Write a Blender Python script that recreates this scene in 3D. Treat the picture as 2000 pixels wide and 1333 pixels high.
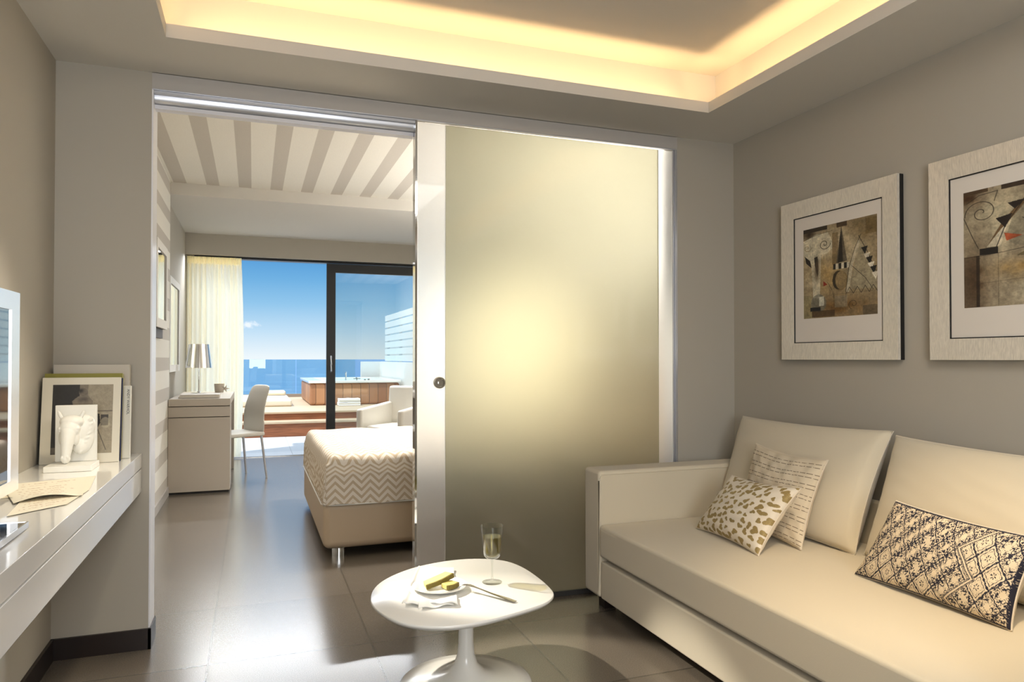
import bpy, bmesh, math, random
import numpy as np
from mathutils import Vector, Matrix
random.seed(4); RNG = np.random.default_rng(7)
R = math.radians
sc = bpy.context.scene
COL = sc.collection
for o in list(bpy.data.objects): bpy.data.objects.remove(o)

# ------------------------------------------------------------------ camera
YAW, PITCH, FPX, HZ = R(20.0), R(0.8), 1390.0, 701.0
cd = bpy.data.cameras.new('camera'); cam = bpy.data.objects.new('camera', cd); COL.objects.link(cam)
cam.location = (0, 0, 1.2)
cam.rotation_euler = (R(90) + PITCH, 0, -YAW)
cd.sensor_width = 36; cd.lens = FPX / 2000 * 36
cd.shift_y = (HZ - FPX * math.tan(PITCH) - 666.5) / 2000
cd.clip_start = 0.02; cd.clip_end = 20000
sc.camera = cam
# ------------------------------------------------------------------ colour management
vs = sc.view_settings
sc.display_settings.display_device = 'sRGB'
vs.view_transform = 'Standard'; vs.look = 'None'; vs.gamma = 1; vs.use_curve_mapping = False
vs.exposure = 0.0
sc.cycles.use_denoising = True
sc.cycles.max_bounces = 12; sc.cycles.diffuse_bounces = 5; sc.cycles.glossy_bounces = 5
sc.cycles.transmission_bounces = 8; sc.cycles.transparent_max_bounces = 12
sc.cycles.caustics_reflective = False; sc.cycles.caustics_refractive = False
sc.cycles.sample_clamp_indirect = 6

# ------------------------------------------------------------------ world: clear sea sky
w = bpy.data.worlds.new('sky'); sc.world = w; w.use_nodes = True
nt = w.node_tree; nt.nodes.clear(); N = nt.nodes.new; L = nt.links.new
out = N('ShaderNodeOutputWorld'); bg = N('ShaderNodeBackground'); tc = N('ShaderNodeTexCoord'); sp = N('ShaderNodeSeparateXYZ')
L(tc.outputs['Generated'], sp.inputs[0])
rp = N('ShaderNodeValToRGB'); L(sp.outputs['Z'], rp.inputs[0])
stops = [(0.0, (.78, .85, .88)), (.037, (.49, .68, .84)), (.073, (.262, .515, .76)), (.105, (.15, .40, .69)), (.137, (.085, .30, .62)), (.30, (.44, .56, .68)), (1.0, (.44, .55, .68))]
el = rp.color_ramp.elements
while len(el) < len(stops): el.new(.5)
for e, (p, c) in zip(el, stops): e.position = p; e.color = (*c, 1)
# one small cloud low over the sea
vd = N('ShaderNodeVectorMath'); vd.operation = 'SUBTRACT'; vd.inputs[1].default_value = (-.0047, .999, .0445); L(tc.outputs['Generated'], vd.inputs[0])
sc2 = N('ShaderNodeVectorMath'); sc2.operation = 'MULTIPLY'; sc2.inputs[1].default_value = (75, 20, 170); L(vd.outputs[0], sc2.inputs[0])
ln = N('ShaderNodeVectorMath'); ln.operation = 'LENGTH'; L(sc2.outputs[0], ln.inputs[0])
nz = N('ShaderNodeTexNoise'); nz.inputs['Scale'].default_value = 150; nz.inputs['Detail'].default_value = 5; L(tc.outputs['Generated'], nz.inputs[0])
ad = N('ShaderNodeMath'); ad.operation = 'MULTIPLY_ADD'; ad.inputs[1].default_value = 2.2; L(nz.outputs[0], ad.inputs[0]); L(ln.outputs['Value'], ad.inputs[2])
mr = N('ShaderNodeMapRange'); mr.inputs[1].default_value = 2.0; mr.inputs[2].default_value = 1.3; mr.inputs[3].default_value = 0; mr.inputs[4].default_value = .75; L(ad.outputs[0], mr.inputs[0])
mx = N('ShaderNodeMix'); mx.data_type = 'RGBA'; mx.inputs[7].default_value = (.9, .93, .97, 1); L(mr.outputs[0], mx.inputs[0]); L(rp.outputs[0], mx.inputs[6])
L(mx.outputs[2], bg.inputs[0])
st = N('ShaderNodeMapRange'); st.inputs[1].default_value = .2; st.inputs[2].default_value = .5; st.inputs[3].default_value = 1.12; st.inputs[4].default_value = 3.2
L(sp.outputs['Z'], st.inputs[0]); L(st.outputs[0], bg.inputs[1]); L(bg.outputs[0], out.inputs[0])

# ------------------------------------------------------------------ lights
def light(name, kind, loc, energy, color=(1, 1, 1), rot=(0, 0, 0), size=.1, size_y=None, spot=60, blend=.5, target=None, spread=None):
    d = bpy.data.lights.new(name, kind); d.energy = energy; d.color = color
    if kind == 'AREA':
        d.shape = 'RECTANGLE' if size_y else 'SQUARE'; d.size = size
        if size_y: d.size_y = size_y
        if spread: d.spread = R(spread)
    elif kind == 'SPOT': d.spot_size = R(spot); d.spot_blend = blend; d.shadow_soft_size = size
    elif kind == 'POINT': d.shadow_soft_size = size
    o = bpy.data.objects.new(name, d); COL.objects.link(o); o.location = loc
    o.rotation_euler = rot if target is None else (Vector(target) - Vector(loc)).to_track_quat('-Z', 'Y').to_euler()
    return o
s = light('sun', 'SUN', (0, 0, 30), 4.4, (1, .96, .88), rot=(R(30), 0, R(-60))); s.data.angle = R(.6)
WARM = (1.0, .63, .28)
# cove strips lying on the ledge close behind the tray lip, shining up
light('cove_strip', 'AREA', (.885, 2.951, 2.416), 5.8, WARM, rot=(R(180), 0, 0), size=2.3, size_y=.012)
light('cove_strip', 'AREA', (2.114, .95, 2.416), 9.2, WARM, rot=(R(180), 0, 0), size=.012, size_y=3.9)
light('cove_strip', 'AREA', (-.343, .95, 2.416), 9.2, WARM, rot=(R(180), 0, 0), size=.012, size_y=3.9)
# indoor spots, and unseen fills added to brighten the rooms
light('living_fill', 'AREA', (.9, .3, 2.63), 38, (1, .97, .91), rot=(0, 0, 0), size=1.2)  # unseen fill added under the tray to brighten the living room
light('sofa_spot', 'SPOT', (1.15, .75, 2.38), 150, (1, .75, .44), size=.05, spot=36, blend=.95, target=(1.95, 1.72, .45))
light('table_spot', 'SPOT', (-.50, 3.74, 2.30), 480, (1, .92, .78), size=.03, spot=19, blend=.45, target=(.86, 2.62, .35))
light('back_fill', 'AREA', (-.05, -2.05, 1.45), 66, (.94, .97, 1), size=1.2, size_y=1.4, target=(.3, 3, 1.6))  # soft fill added behind the camera; the wall there has no window
light('bedroom_fill', 'AREA', (2.15, 5.3, 2.74), 30, (1, .95, .88), rot=(0, 0, 0), size=1.2, size_y=3.0, spread=100)  # unseen panel added to lift the bedroom light
light('door_glow_spot', 'SPOT', (1.72, 4.70, 1.30), 24, (1, .89, .62), size=.48, spot=150, blend=1, target=(1.45, 3.3, 1.30))  # unseen spot added behind the frosted glass to make its glow
# strip added at the lintel's lower edge, standing in for window daylight
light('window_fill', 'AREA', (1.0, 9.08, 2.436), 52, (.95, .97, 1), size=3.4, size_y=.02, target=(1.0, 8.2, 1.1), spread=100)
light('doorway_fill', 'SPOT', (2.3, 7.5, 2.60), 420, (.95, .97, 1), size=.08, spot=17, blend=.8, target=(-.43, 2.75, .80))  # unseen spot added to brighten the desk front through the opening
light('bed_fill', 'SPOT', (1.40, 5.25, 2.70), 300, (1, .97, .92), size=.12, spot=84, blend=.9, target=(.80, 5.25, .6))  # added out of view to whiten the bedspread top
light('bedroom_up_fill', 'AREA', (2.45, 5.2, 1.7), 58, (1, .98, .94), size=.5, size_y=2.4, rot=(R(180), 0, 0), spread=150)  # upward fill added for the striped ceiling, no fitting modelled
light('desk_spot', 'SPOT', (.15, 2.35, 2.38), 85, (1, .87, .66), size=.06, spot=52, blend=.8, target=(-.62, 2.45, .8))

# ------------------------------------------------------------------ materials
MATS = {}
def mat(name, color=(.8, .8, .8), rough=.5, metal=0, coat=0, spec=.5, trans=0, ior=1.45, emit=None, sheen=0, bump=None, var=None, coat_r=.05):
    if name in MATS: return MATS[name]
    m = bpy.data.materials.new(name); m.use_nodes = True; t = m.node_tree
    b = t.nodes['Principled BSDF']
    b.inputs['Base Color'].default_value = (*color, 1); b.inputs['Roughness'].default_value = rough
    b.inputs['Metallic'].default_value = metal; b.inputs['Coat Weight'].default_value = coat; b.inputs['Coat Roughness'].default_value = coat_r
    b.inputs['Specular IOR Level'].default_value = spec; b.inputs['Transmission Weight'].default_value = trans; b.inputs['IOR'].default_value = ior
    if sheen: b.inputs['Sheen Weight'].default_value = sheen
    if bump or var:
        c = t.nodes.new('ShaderNodeTexCoord')
    if bump:   # (scale, strength, distance, stretch)
        s_, k, d, stv = bump
        mp = t.nodes.new('ShaderNodeMapping'); mp.inputs['Scale'].default_value = stv; t.links.new(c.outputs['Object'], mp.inputs[0])
        n = t.nodes.new('ShaderNodeTexNoise'); n.inputs['Scale'].default_value = s_; n.inputs['Detail'].default_value = 3; t.links.new(mp.outputs[0], n.inputs[0])
        bp = t.nodes.new('ShaderNodeBump'); bp.inputs['Strength'].default_value = k; bp.inputs['Distance'].default_value = d
        t.links.new(n.outputs[0], bp.inputs['Height']); t.links.new(bp.outputs[0], b.inputs['Normal'])
    if var:    # (scale, amount, stretch)
        s_, k, stv = var
        mp = t.nodes.new('ShaderNodeMapping'); mp.inputs['Scale'].default_value = stv; t.links.new(c.outputs['Object'], mp.inputs[0])
        n = t.nodes.new('ShaderNodeTexNoise'); n.inputs['Scale'].default_value = s_; n.inputs['Detail'].default_value = 4; t.links.new(mp.outputs[0], n.inputs[0])
        r_ = t.nodes.new('ShaderNodeValToRGB'); r_.color_ramp.elements[0].position = .3; r_.color_ramp.elements[1].position = .7
        r_.color_ramp.elements[0].color = (*[x * (1 - k) for x in color], 1); r_.color_ramp.elements[1].color = (*[min(1, x * (1 + k)) for x in color], 1)
        t.links.new(n.outputs[0], r_.inputs[0]); t.links.new(r_.outputs[0], b.inputs['Base Color'])
    MATS[name] = m; return m
def B(m): return m.node_tree.nodes['Principled BSDF']

M_wall = mat('greige_wall', (.45, .42, .36), .85, bump=(900, .12, .001, (1, 1, 1)))
M_ceil = mat('ceiling_paint', (.67, .65, .61), .85)
M_white_paint = mat('white_paint', (.80, .79, .76), .6)
M_lacq = mat('white_lacquer', (.88, .87, .84), .12, coat=.6, spec=.6)
M_desk_in = mat('cream_lacquer', (.46, .405, .335), .4)
M_dark = mat('dark_wood_base', (.018, .011, .009), .35)
M_alu = mat('brushed_aluminium', (.66, .68, .73), .30, metal=.7)
M_chrome = mat('chrome', (.85, .86, .88), .05, metal=1)
M_header = mat('header_panel', (.48, .46, .44), .35)
M_black = mat('black_frame', (.008, .008, .009), .35)
M_blackgl = mat('black_gloss', (.004, .004, .005), .03, coat=1)
M_linen = mat('cream_linen', (.66, .59, .455), .9, sheen=.2, bump=(420, .25, .0012, (1, 1, 1)))
M_leather = mat('beige_leather', (.52, .40, .27), .5, bump=(60, .05, .002, (1, 1, 1)))
M_cream = mat('cream_leather', (.78, .75, .68), .45)
M_plas = mat('white_porcelain', (.85, .84, .80), .12, coat=.5)
M_tabletop = mat('white_table_laminate', (.86, .85, .81), .22, coat=.3, coat_r=.15)
M_cloth = mat('white_cotton', (.86, .85, .82), .9, bump=(300, .2, .001, (1, 1, 1)))
M_steel = mat('stainless_steel', (.50, .47, .42), .22, metal=1)
M_paper = mat('paper', (.80, .76, .66), .7)
M_marble = mat('white_marble', (.80, .79, .74), .35, bump=(30, .05, .002, (1, 1, 1)), var=(9, .05, (1, 1, 1)))
M_pine = mat('pineapple_flesh', (.92, .78, .26), .35, bump=(140, .4, .003, (1, 1, .2)))
M_rind = mat('pineapple_rind', (.16, .12, .02), .6, bump=(90, .8, .004, (1, 1, 1)))
M_sunwood = mat('deck_wood', (.52, .39, .26), .55, var=(3, .15, (1, 14, 1)))
M_riser = mat('riser_wood', (.27, .095, .04), .5, var=(4, .3, (1, 10, 18)))
M_ext = mat('white_render', (.72, .72, .70), .8)
M_terr = mat('terrace_tile', (.62, .62, .61), .5)
M_slat = mat('white_slat', (.68, .70, .69), .5)
M_beige_out = mat('outdoor_fabric', (.72, .64, .50), .85)
M_goldmat = mat('dull_olive', (.30, .27, .05), .6)
M_navy = mat('navy_cloth', (.012, .016, .05), .6)
M_brownframe = mat('dark_brown_frame', (.10, .075, .06), .5)
M_mirror = mat('mirror', (.72, .74, .70), .02, metal=1)
M_silverleaf = mat('silver_leaf', (.84, .79, .71), .34, metal=.45, bump=(60, .5, .002, (1, 12, 1)), var=(40, .12, (1, 9, 1)))
M_matboard = mat('mat_board', (.74, .69, .63), .8)
M_tvbezel = mat('brightened_bezel', (.97, .96, .95), .27, metal=1)  # gloss black bezel coloured bright metal to stand for its window reflection
M_pot = mat('beige_ceramic', (.50, .44, .36), .5)
M_ink = mat('ink', (.02, .02, .025), .6)
M_dark_in = mat('shadow_gap', (.03, .028, .026), .8)

def glass_thin(name, tint=(1, 1, 1), k=1.0, rough=0.0, base=.04):
    m = bpy.data.materials.new(name); m.use_nodes = True; t = m.node_tree; t.nodes.clear()
    o = t.nodes.new('ShaderNodeOutputMaterial'); mxx = t.nodes.new('ShaderNodeMixShader'); tr = t.nodes.new('ShaderNodeBsdfTransparent'); gl = t.nodes.new('ShaderNodeBsdfGlossy')
    fw = t.nodes.new('ShaderNodeLayerWeight'); fw.inputs[0].default_value = .5; fr = t.nodes.new('ShaderNodeMath'); fr.operation = 'POWER'; fr.inputs[1].default_value = 3.0; t.links.new(fw.outputs['Facing'], fr.inputs[0])
    mm = t.nodes.new('ShaderNodeMath'); mm.operation = 'MULTIPLY_ADD'; mm.inputs[1].default_value = k; mm.inputs[2].default_value = base
    tr.inputs[0].default_value = (*tint, 1); gl.inputs['Roughness'].default_value = rough
    t.links.new(fr.outputs[0], mm.inputs[0]); t.links.new(mm.outputs[0], mxx.inputs[0]); t.links.new(tr.outputs[0], mxx.inputs[1]); t.links.new(gl.outputs[0], mxx.inputs[2]); t.links.new(mxx.outputs[0], o.inputs[0])
    MATS[name] = m; return m
G_pane = glass_thin('window_glass', (.86, .90, .90), .5)
G_rail = glass_thin('balustrade_glass', (.84, .93, .91), .5)
G_wine = glass_thin('drinking_glass', (.95, .96, .945), 1.1, .0)
G_liq = glass_thin('white_wine', (.90, .83, .52), .5)

def frosted(name, color, rough, spec_coat=.5):
    m = bpy.data.materials.new(name); m.use_nodes = True; t = m.node_tree; b = t.nodes['Principled BSDF']
    b.inputs['Base Color'].default_value = (*color, 1); b.inputs['Roughness'].default_value = rough
    b.inputs['Transmission Weight'].default_value = 1; b.inputs['IOR'].default_value = 1.35
    b.inputs['Coat Weight'].default_value = spec_coat; b.inputs['Coat Roughness'].default_value = .03
    MATS[name] = m; return m
M_frost = frosted('frosted_amber_glass', (.49, .475, .37), .68, .9)
M_frost_white = frosted('frosted_clear_glass', (1, 1, 1), .62, .5)

# translucent sheer curtain
m = bpy.data.materials.new('sheer_curtain'); m.use_nodes = True; t = m.node_tree; t.nodes.clear()
o_ = t.nodes.new('ShaderNodeOutputMaterial'); a_ = t.nodes.new('ShaderNodeAddShader'); df = t.nodes.new('ShaderNodeBsdfDiffuse'); tl = t.nodes.new('ShaderNodeBsdfTranslucent'); tp = t.nodes.new('ShaderNodeBsdfTransparent'); mx1 = t.nodes.new('ShaderNodeMixShader')
df.inputs[0].default_value = (.45, .43, .38, 1); tl.inputs[0].default_value = (.78, .745, .61, 1); mx1.inputs[0].default_value = .98
t.links.new(df.outputs[0], a_.inputs[0]); t.links.new(tl.outputs[0], a_.inputs[1]); t.links.new(tp.outputs[0], mx1.inputs[1]); t.links.new(a_.outputs[0], mx1.inputs[2]); t.links.new(mx1.outputs[0], o_.inputs[0])
M_sheer = m

# floor tile
def tile_mat(name, col, mort, rough, bw, rh, offx, offy, msize=.004, coord='Object', bump=.15):
    m = bpy.data.materials.new(name); m.use_nodes = True; t = m.node_tree; b = t.nodes['Principled BSDF']; n = t.nodes.new; l = t.links.new
    c = n('ShaderNodeTexCoord'); mp = n('ShaderNodeMapping'); mp.inputs['Location'].default_value = (offx, offy, 0); l(c.outputs['Object'], mp.inputs[0])
    br = n('ShaderNodeTexBrick'); br.offset = 0; br.squash = 1; br.inputs['Scale'].default_value = 1; br.inputs['Brick Width'].default_value = bw; br.inputs['Row Height'].default_value = rh
    br.inputs['Mortar Size'].default_value = msize; br.inputs['Mortar Smooth'].default_value = .1; br.inputs['Bias'].default_value = 0
    br.inputs['Color1'].default_value = (*[x * .92 for x in col], 1); br.inputs['Color2'].default_value = (*[x * 1.08 for x in col], 1); br.inputs['Mortar'].default_value = (*mort, 1)
    l(mp.outputs[0], br.inputs[0])
    nz = n('ShaderNodeTexNoise'); nz.inputs['Scale'].default_value = 260; nz.inputs['Detail'].default_value = 3; l(c.outputs['Object'], nz.inputs[0])
    rr = n('ShaderNodeValToRGB'); rr.color_ramp.elements[0].position = .35; rr.color_ramp.elements[0].color = (.82, .82, .82, 1); rr.color_ramp.elements[1].position = .75; rr.color_ramp.elements[1].color = (1.25, 1.25, 1.25, 1)
    l(nz.outputs[0], rr.inputs[0])
    mu = n('ShaderNodeMix'); mu.data_type = 'RGBA'; mu.blend_type = 'MULTIPLY'; mu.inputs[0].default_value = 1; l(br.outputs[0], mu.inputs[6]); l(rr.outputs[0], mu.inputs[7]); l(mu.outputs[2], b.inputs['Base Color'])
    b.inputs['Roughness'].default_value = rough
    nb = n('ShaderNodeTexNoise'); nb.inputs['Scale'].default_value = 130; nb.inputs['Detail'].default_value = 2; l(c.outputs['Object'], nb.inputs[0])
    sb = n('ShaderNodeMath'); sb.operation = 'SUBTRACT'; l(nb.outputs[0], sb.inputs[0]); l(br.outputs['Fac'], sb.inputs[1])
    bp = n('ShaderNodeBump'); bp.inputs['Strength'].default_value = bump; bp.inputs['Distance'].default_value = .002; l(sb.outputs[0], bp.inputs['Height']); l(bp.outputs[0], b.inputs['Normal'])
    MATS[name] = m; return m
M_floor = tile_mat('grey_floor_tile', (.130, .108, .084), (.075, .065, .05), .24, .635, .668, .16 + .635 * 4, -3.04 + .668 * 8)
B(M_floor).inputs['Specular IOR Level'].default_value = .6; B(M_floor).inputs['Coat Weight'].default_value = .3; B(M_floor).inputs['Coat Roughness'].default_value = .19; B(M_floor).inputs['Coat IOR'].default_value = 1.6
M_terrace = tile_mat('pale_terrace_tile', (.56, .56, .57), (.35, .35, .35), .5, .635, .668, .16 + .635 * 8, -3.04 + .668 * 8)

# striped wallpaper: stripes run along Y on walls (bands in z) and ceiling (bands in x)
def stripe_mat(name, axis, period, off, frac):
    m = bpy.data.materials.new(name); m.use_nodes = True; t = m.node_tree; b = t.nodes['Principled BSDF']; n = t.nodes.new; l = t.links.new
    c = n('ShaderNodeTexCoord'); s = n('ShaderNodeSeparateXYZ'); l(c.outputs['Object'], s.inputs[0])
    a = n('ShaderNodeMath'); a.operation = 'SUBTRACT'; a.inputs[1].default_value = off; l(s.outputs[axis], a.inputs[0])
    d = n('ShaderNodeMath'); d.operation = 'DIVIDE'; d.inputs[1].default_value = period; l(a.outputs[0], d.inputs[0])
    f = n('ShaderNodeMath'); f.operation = 'FRACT'; l(d.outputs[0], f.inputs[0])
    g = n('ShaderNodeMath'); g.operation = 'LESS_THAN'; g.inputs[1].default_value = frac; l(f.outputs[0], g.inputs[0])
    mx = n('ShaderNodeMix'); mx.data_type = 'RGBA'; mx.inputs[6].default_value = (.80, .78, .72, 1); mx.inputs[7].default_value = (.55, .515, .465, 1); l(g.outputs[0], mx.inputs[0])
    nz = n('ShaderNodeTexNoise'); nz.inputs['Scale'].default_value = 60; mp = n('ShaderNodeMapping'); mp.inputs['Scale'].default_value = (8, .6, 8); l(c.outputs['Object'], mp.inputs[0]); l(mp.outputs[0], nz.inputs[0])
    rr = n('ShaderNodeMapRange'); rr.inputs[3].default_value = .93; rr.inputs[4].default_value = 1.07; l(nz.outputs[0], rr.inputs[0])
    mu = n('ShaderNodeMix'); mu.data_type = 'RGBA'; mu.blend_type = 'MULTIPLY'; mu.inputs[0].default_value = 1; l(mx.outputs[2], mu.inputs[6]); l(rr.outputs[0], mu.inputs[7])
    l(mu.outputs[2], b.inputs['Base Color']); b.inputs['Roughness'].default_value = .7
    MATS[name] = m; return m
M_strc = stripe_mat('striped_ceiling_paper', 0, .2735, -.402 - .2735 * 4, .395)
M_strw = stripe_mat('striped_wall_paper', 2, .26, .06, .42)

# attribute-coloured surface (woven, printed or embroidered pattern)
def attr_mat(name, rough=.8, metal_attr=False, bump=None):
    m = bpy.data.materials.new(name); m.use_nodes = True; t = m.node_tree; b = t.nodes['Principled BSDF']; n = t.nodes.new; l = t.links.new
    a = n('ShaderNodeAttribute'); a.attribute_name = 'pattern'; l(a.outputs['Color'], b.inputs['Base Color']); b.inputs['Roughness'].default_value = rough
    if metal_attr:
        l(a.outputs['Alpha'], b.inputs['Metallic'])
    if bump:
        c = n('ShaderNodeTexCoord'); z = n('ShaderNodeTexNoise'); z.inputs['Scale'].default_value = bump[0]; l(c.outputs['Object'], z.inputs[0])
        bp = n('ShaderNodeBump'); bp.inputs['Strength'].default_value = bump[1]; bp.inputs['Distance'].default_value = .001; l(z.outputs[0], bp.inputs['Height']); l(bp.outputs[0], b.inputs['Normal'])
    MATS[name] = m; return m
M_attr = attr_mat('patterned_fabric', .85, bump=(500, .25)); M_attr_print = attr_mat('printed_picture', .55); M_attr_gold = attr_mat('gold_spotted_fabric', .6, True, bump=(500, .25))

# wood cladding with vertical boards
def board_mat(name, cols, width, axis=0):
    m = bpy.data.materials.new(name); m.use_nodes = True; t = m.node_tree; b = t.nodes['Principled BSDF']; n = t.nodes.new; l = t.links.new
    c = n('ShaderNodeTexCoord'); s = n('ShaderNodeSeparateXYZ'); l(c.outputs['Object'], s.inputs[0])
    ad = n('ShaderNodeMath'); ad.operation = 'ADD'; l(s.outputs[0], ad.inputs[0]); l(s.outputs[1], ad.inputs[1])
    d = n('ShaderNodeMath'); d.operation = 'DIVIDE'; d.inputs[1].default_value = width; l(ad.outputs[0], d.inputs[0])
    fl = n('ShaderNodeMath'); fl.operation = 'FLOOR'; l(d.outputs[0], fl.inputs[0])
    wn = n('ShaderNodeTexWhiteNoise'); wn.noise_dimensions = '1D'; l(fl.outputs[0], wn.inputs['W'])
    rr = n('ShaderNodeValToRGB'); rr.color_ramp.elements[0].color = (*cols[0], 1); rr.color_ramp.elements[1].color = (*cols[1], 1); l(wn.outputs[0], rr.inputs[0])
    fr = n('ShaderNodeMath'); fr.operation = 'FRACT'; l(d.outputs[0], fr.inputs[0]); gt = n('ShaderNodeMath'); gt.operation = 'GREATER_THAN'; gt.inputs[1].default_value = .05; l(fr.outputs[0], gt.inputs[0])
    mu = n('ShaderNodeMix'); mu.data_type = 'RGBA'; mu.inputs[6].default_value = (.06, .03, .02, 1); l(gt.outputs[0], mu.inputs[0]); l(rr.outputs[0], mu.inputs[7]); l(mu.outputs[2], b.inputs['Base Color']); b.inputs['Roughness'].default_value = .5
    MATS[name] = m; return m
M_tub = board_mat('tub_cladding', ((.30, .13, .06), (.52, .27, .13)), .16)
M_sea = mat('sea_water', (.035, .15, .36), .35, spec=.3)
t = M_sea.node_tree; c = t.nodes.new('ShaderNodeTexCoord'); mp = t.nodes.new('ShaderNodeMapping'); mp.inputs['Scale'].default_value = (.02, .09, 1); z = t.nodes.new('ShaderNodeTexNoise'); z.inputs['Scale'].default_value = 1; z.inputs['Detail'].default_value = 8
rr = t.nodes.new('ShaderNodeValToRGB'); rr.color_ramp.elements[0].position = .35; rr.color_ramp.elements[0].color = (.05, .14, .30, 1); rr.color_ramp.elements[1].position = .7; rr.color_ramp.elements[1].color = (.10, .21, .38, 1)
t.links.new(c.outputs['Object'], mp.inputs[0]); t.links.new(mp.outputs[0], z.inputs[0]); t.links.new(z.outputs[0], rr.inputs[0]); t.links.new(rr.outputs[0], B(M_sea).inputs['Base Color'])

# ------------------------------------------------------------------ mesh helpers
def link(name, me, material=None, parent=None, smooth=True, angle=35):
    if smooth and len(me.polygons):
        me.shade_smooth(); me.set_sharp_from_angle(angle=R(angle))
    o = bpy.data.objects.new(name, me); COL.objects.link(o)
    if material is not None:
        for mm in (material if isinstance(material, (list, tuple)) else [material]): me.materials.append(mm)
    if parent is not None:
        o.parent = parent; o.location = -Vector(parent.location) if parent.get('_w') else (0, 0, 0)
    return o
def obj(name, bm, material=None, parent=None, bevel=0, segs=3, sub=0, smooth=True, angle=35, kind=None, label=None):
    me = bpy.data.meshes.new(name); bmesh.ops.recalc_face_normals(bm, faces=bm.faces); bm.to_mesh(me); bm.free()
    o = link(name, me, material, parent, smooth, angle)
    if bevel:
        b = o.modifiers.new('bevel', 'BEVEL'); b.width = bevel; b.segments = segs; b.limit_method = 'ANGLE'; b.angle_limit = R(40); b.harden_normals = False
        if smooth: me.set_sharp_from_angle(angle=R(180))
        if smooth:
            wn = o.modifiers.new('wn', 'WEIGHTED_NORMAL'); wn.keep_sharp = False
    if sub:
        s = o.modifiers.new('sub', 'SUBSURF'); s.levels = s.render_levels = sub
    if kind: o['kind'] = kind
    if label: o['label'] = label
    return o
def bx(bm, x0, x1, y0, y1, z0, z1, mi=0):
    v = [bm.verts.new((x, y, z)) for z in (z0, z1) for y in (y0, y1) for x in (x0, x1)]
    for f in ((0, 2, 3, 1), (4, 5, 7, 6), (0, 1, 5, 4), (2, 6, 7, 3), (0, 4, 6, 2), (1, 3, 7, 5)):
        bm.faces.new([v[i] for i in f]).material_index = mi
    return v
def box(x0, x1, y0, y1, z0, z1):
    bm = bmesh.new(); bx(bm, x0, x1, y0, y1, z0, z1); return bm
def cyl(bm, c, r, h, n=32, r2=None, M=None):
    r2 = r if r2 is None else r2
    a = []; b = []
    for i in range(n):
        t = 2 * math.pi * i / n
        a.append(bm.verts.new((c[0] + r * math.cos(t), c[1] + r * math.sin(t), c[2])))
        b.append(bm.verts.new((c[0] + r2 * math.cos(t), c[1] + r2 * math.sin(t), c[2] + h)))
    for i in range(n): bm.faces.new((a[i], a[(i + 1) % n], b[(i + 1) % n], b[i]))
    bm.faces.new(a[::-1]); bm.faces.new(b)
    return a + b
def lathe(prof, n=48, c=(0, 0, 0)):
    bm = bmesh.new(); rings = []
    for r, z in prof:
        if r < 1e-6: rings.append([bm.verts.new((c[0], c[1], c[2] + z))])
        else: rings.append([bm.verts.new((c[0] + r * math.cos(2 * math.pi * i / n), c[1] + r * math.sin(2 * math.pi * i / n), c[2] + z)) for i in range(n)])
    for a, b in zip(rings, rings[1:]):
        if len(a) == 1 and len(b) == 1: continue
        for i in range(n):
            j = (i + 1) % n
            if len(a) == 1: bm.faces.new((a[0], b[i], b[j]))
            elif len(b) == 1: bm.faces.new((a[i], a[j], b[0]))
            else: bm.faces.new((a[i], a[j], b[j], b[i]))
    return bm
def tube(bm, pts, rad, n=8):
    pts = [Vector(p) for p in pts]; rad = rad if isinstance(rad, (list, tuple)) else [rad] * len(pts); prev = None; up = Vector((0, 0, 1))
    for k, p in enumerate(pts):
        d = (pts[min(k + 1, len(pts) - 1)] - pts[max(k - 1, 0)]).normalized()
        a = d.cross(up)
        if a.length < 1e-3: a = d.cross(Vector((1, 0, 0)))
        a.normalize(); b = d.cross(a).normalized()
        ring = [bm.verts.new(p + (a * math.cos(2 * math.pi * i / n) + b * math.sin(2 * math.pi * i / n)) * rad[k]) for i in range(n)]
        if prev:
            for i in range(n): bm.faces.new((prev[i], prev[(i + 1) % n], ring[(i + 1) % n], ring[i]))
        else: bm.faces.new(ring[::-1])
        prev = ring
    bm.faces.new(prev)
def prism(bm, pts, z0, z1, mi=0):
    a = [bm.verts.new((x, y, z0)) for x, y in pts]; b = [bm.verts.new((x, y, z1)) for x, y in pts]; n = len(pts)
    for i in range(n): bm.faces.new((a[i], a[(i + 1) % n], b[(i + 1) % n], b[i])).material_index = mi
    bm.faces.new(a[::-1]).material_index = mi; bm.faces.new(b).material_index = mi
def thing(name, label, cat, loc=(0, 0, 0), group=None, rotz=0, world=True):
    o = bpy.data.objects.new(name, None); COL.objects.link(o); o.location = loc; o.rotation_euler = (0, 0, rotz)
    o['label'] = label; o['category'] = cat; o.empty_display_size = .1
    if group: o['group'] = group
    if world: o['_w'] = 1
    return o
def tag(o, label, cat, group=None, kind=None):
    o['label'] = label; o['category'] = cat
    if group: o['group'] = group
    if kind: o['kind'] = kind
    return o
def struct(name, bm, material, parent=None, **k):
    return obj(name, bm, material, parent, kind='structure', smooth=k.pop('smooth', False), **k)
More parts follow.
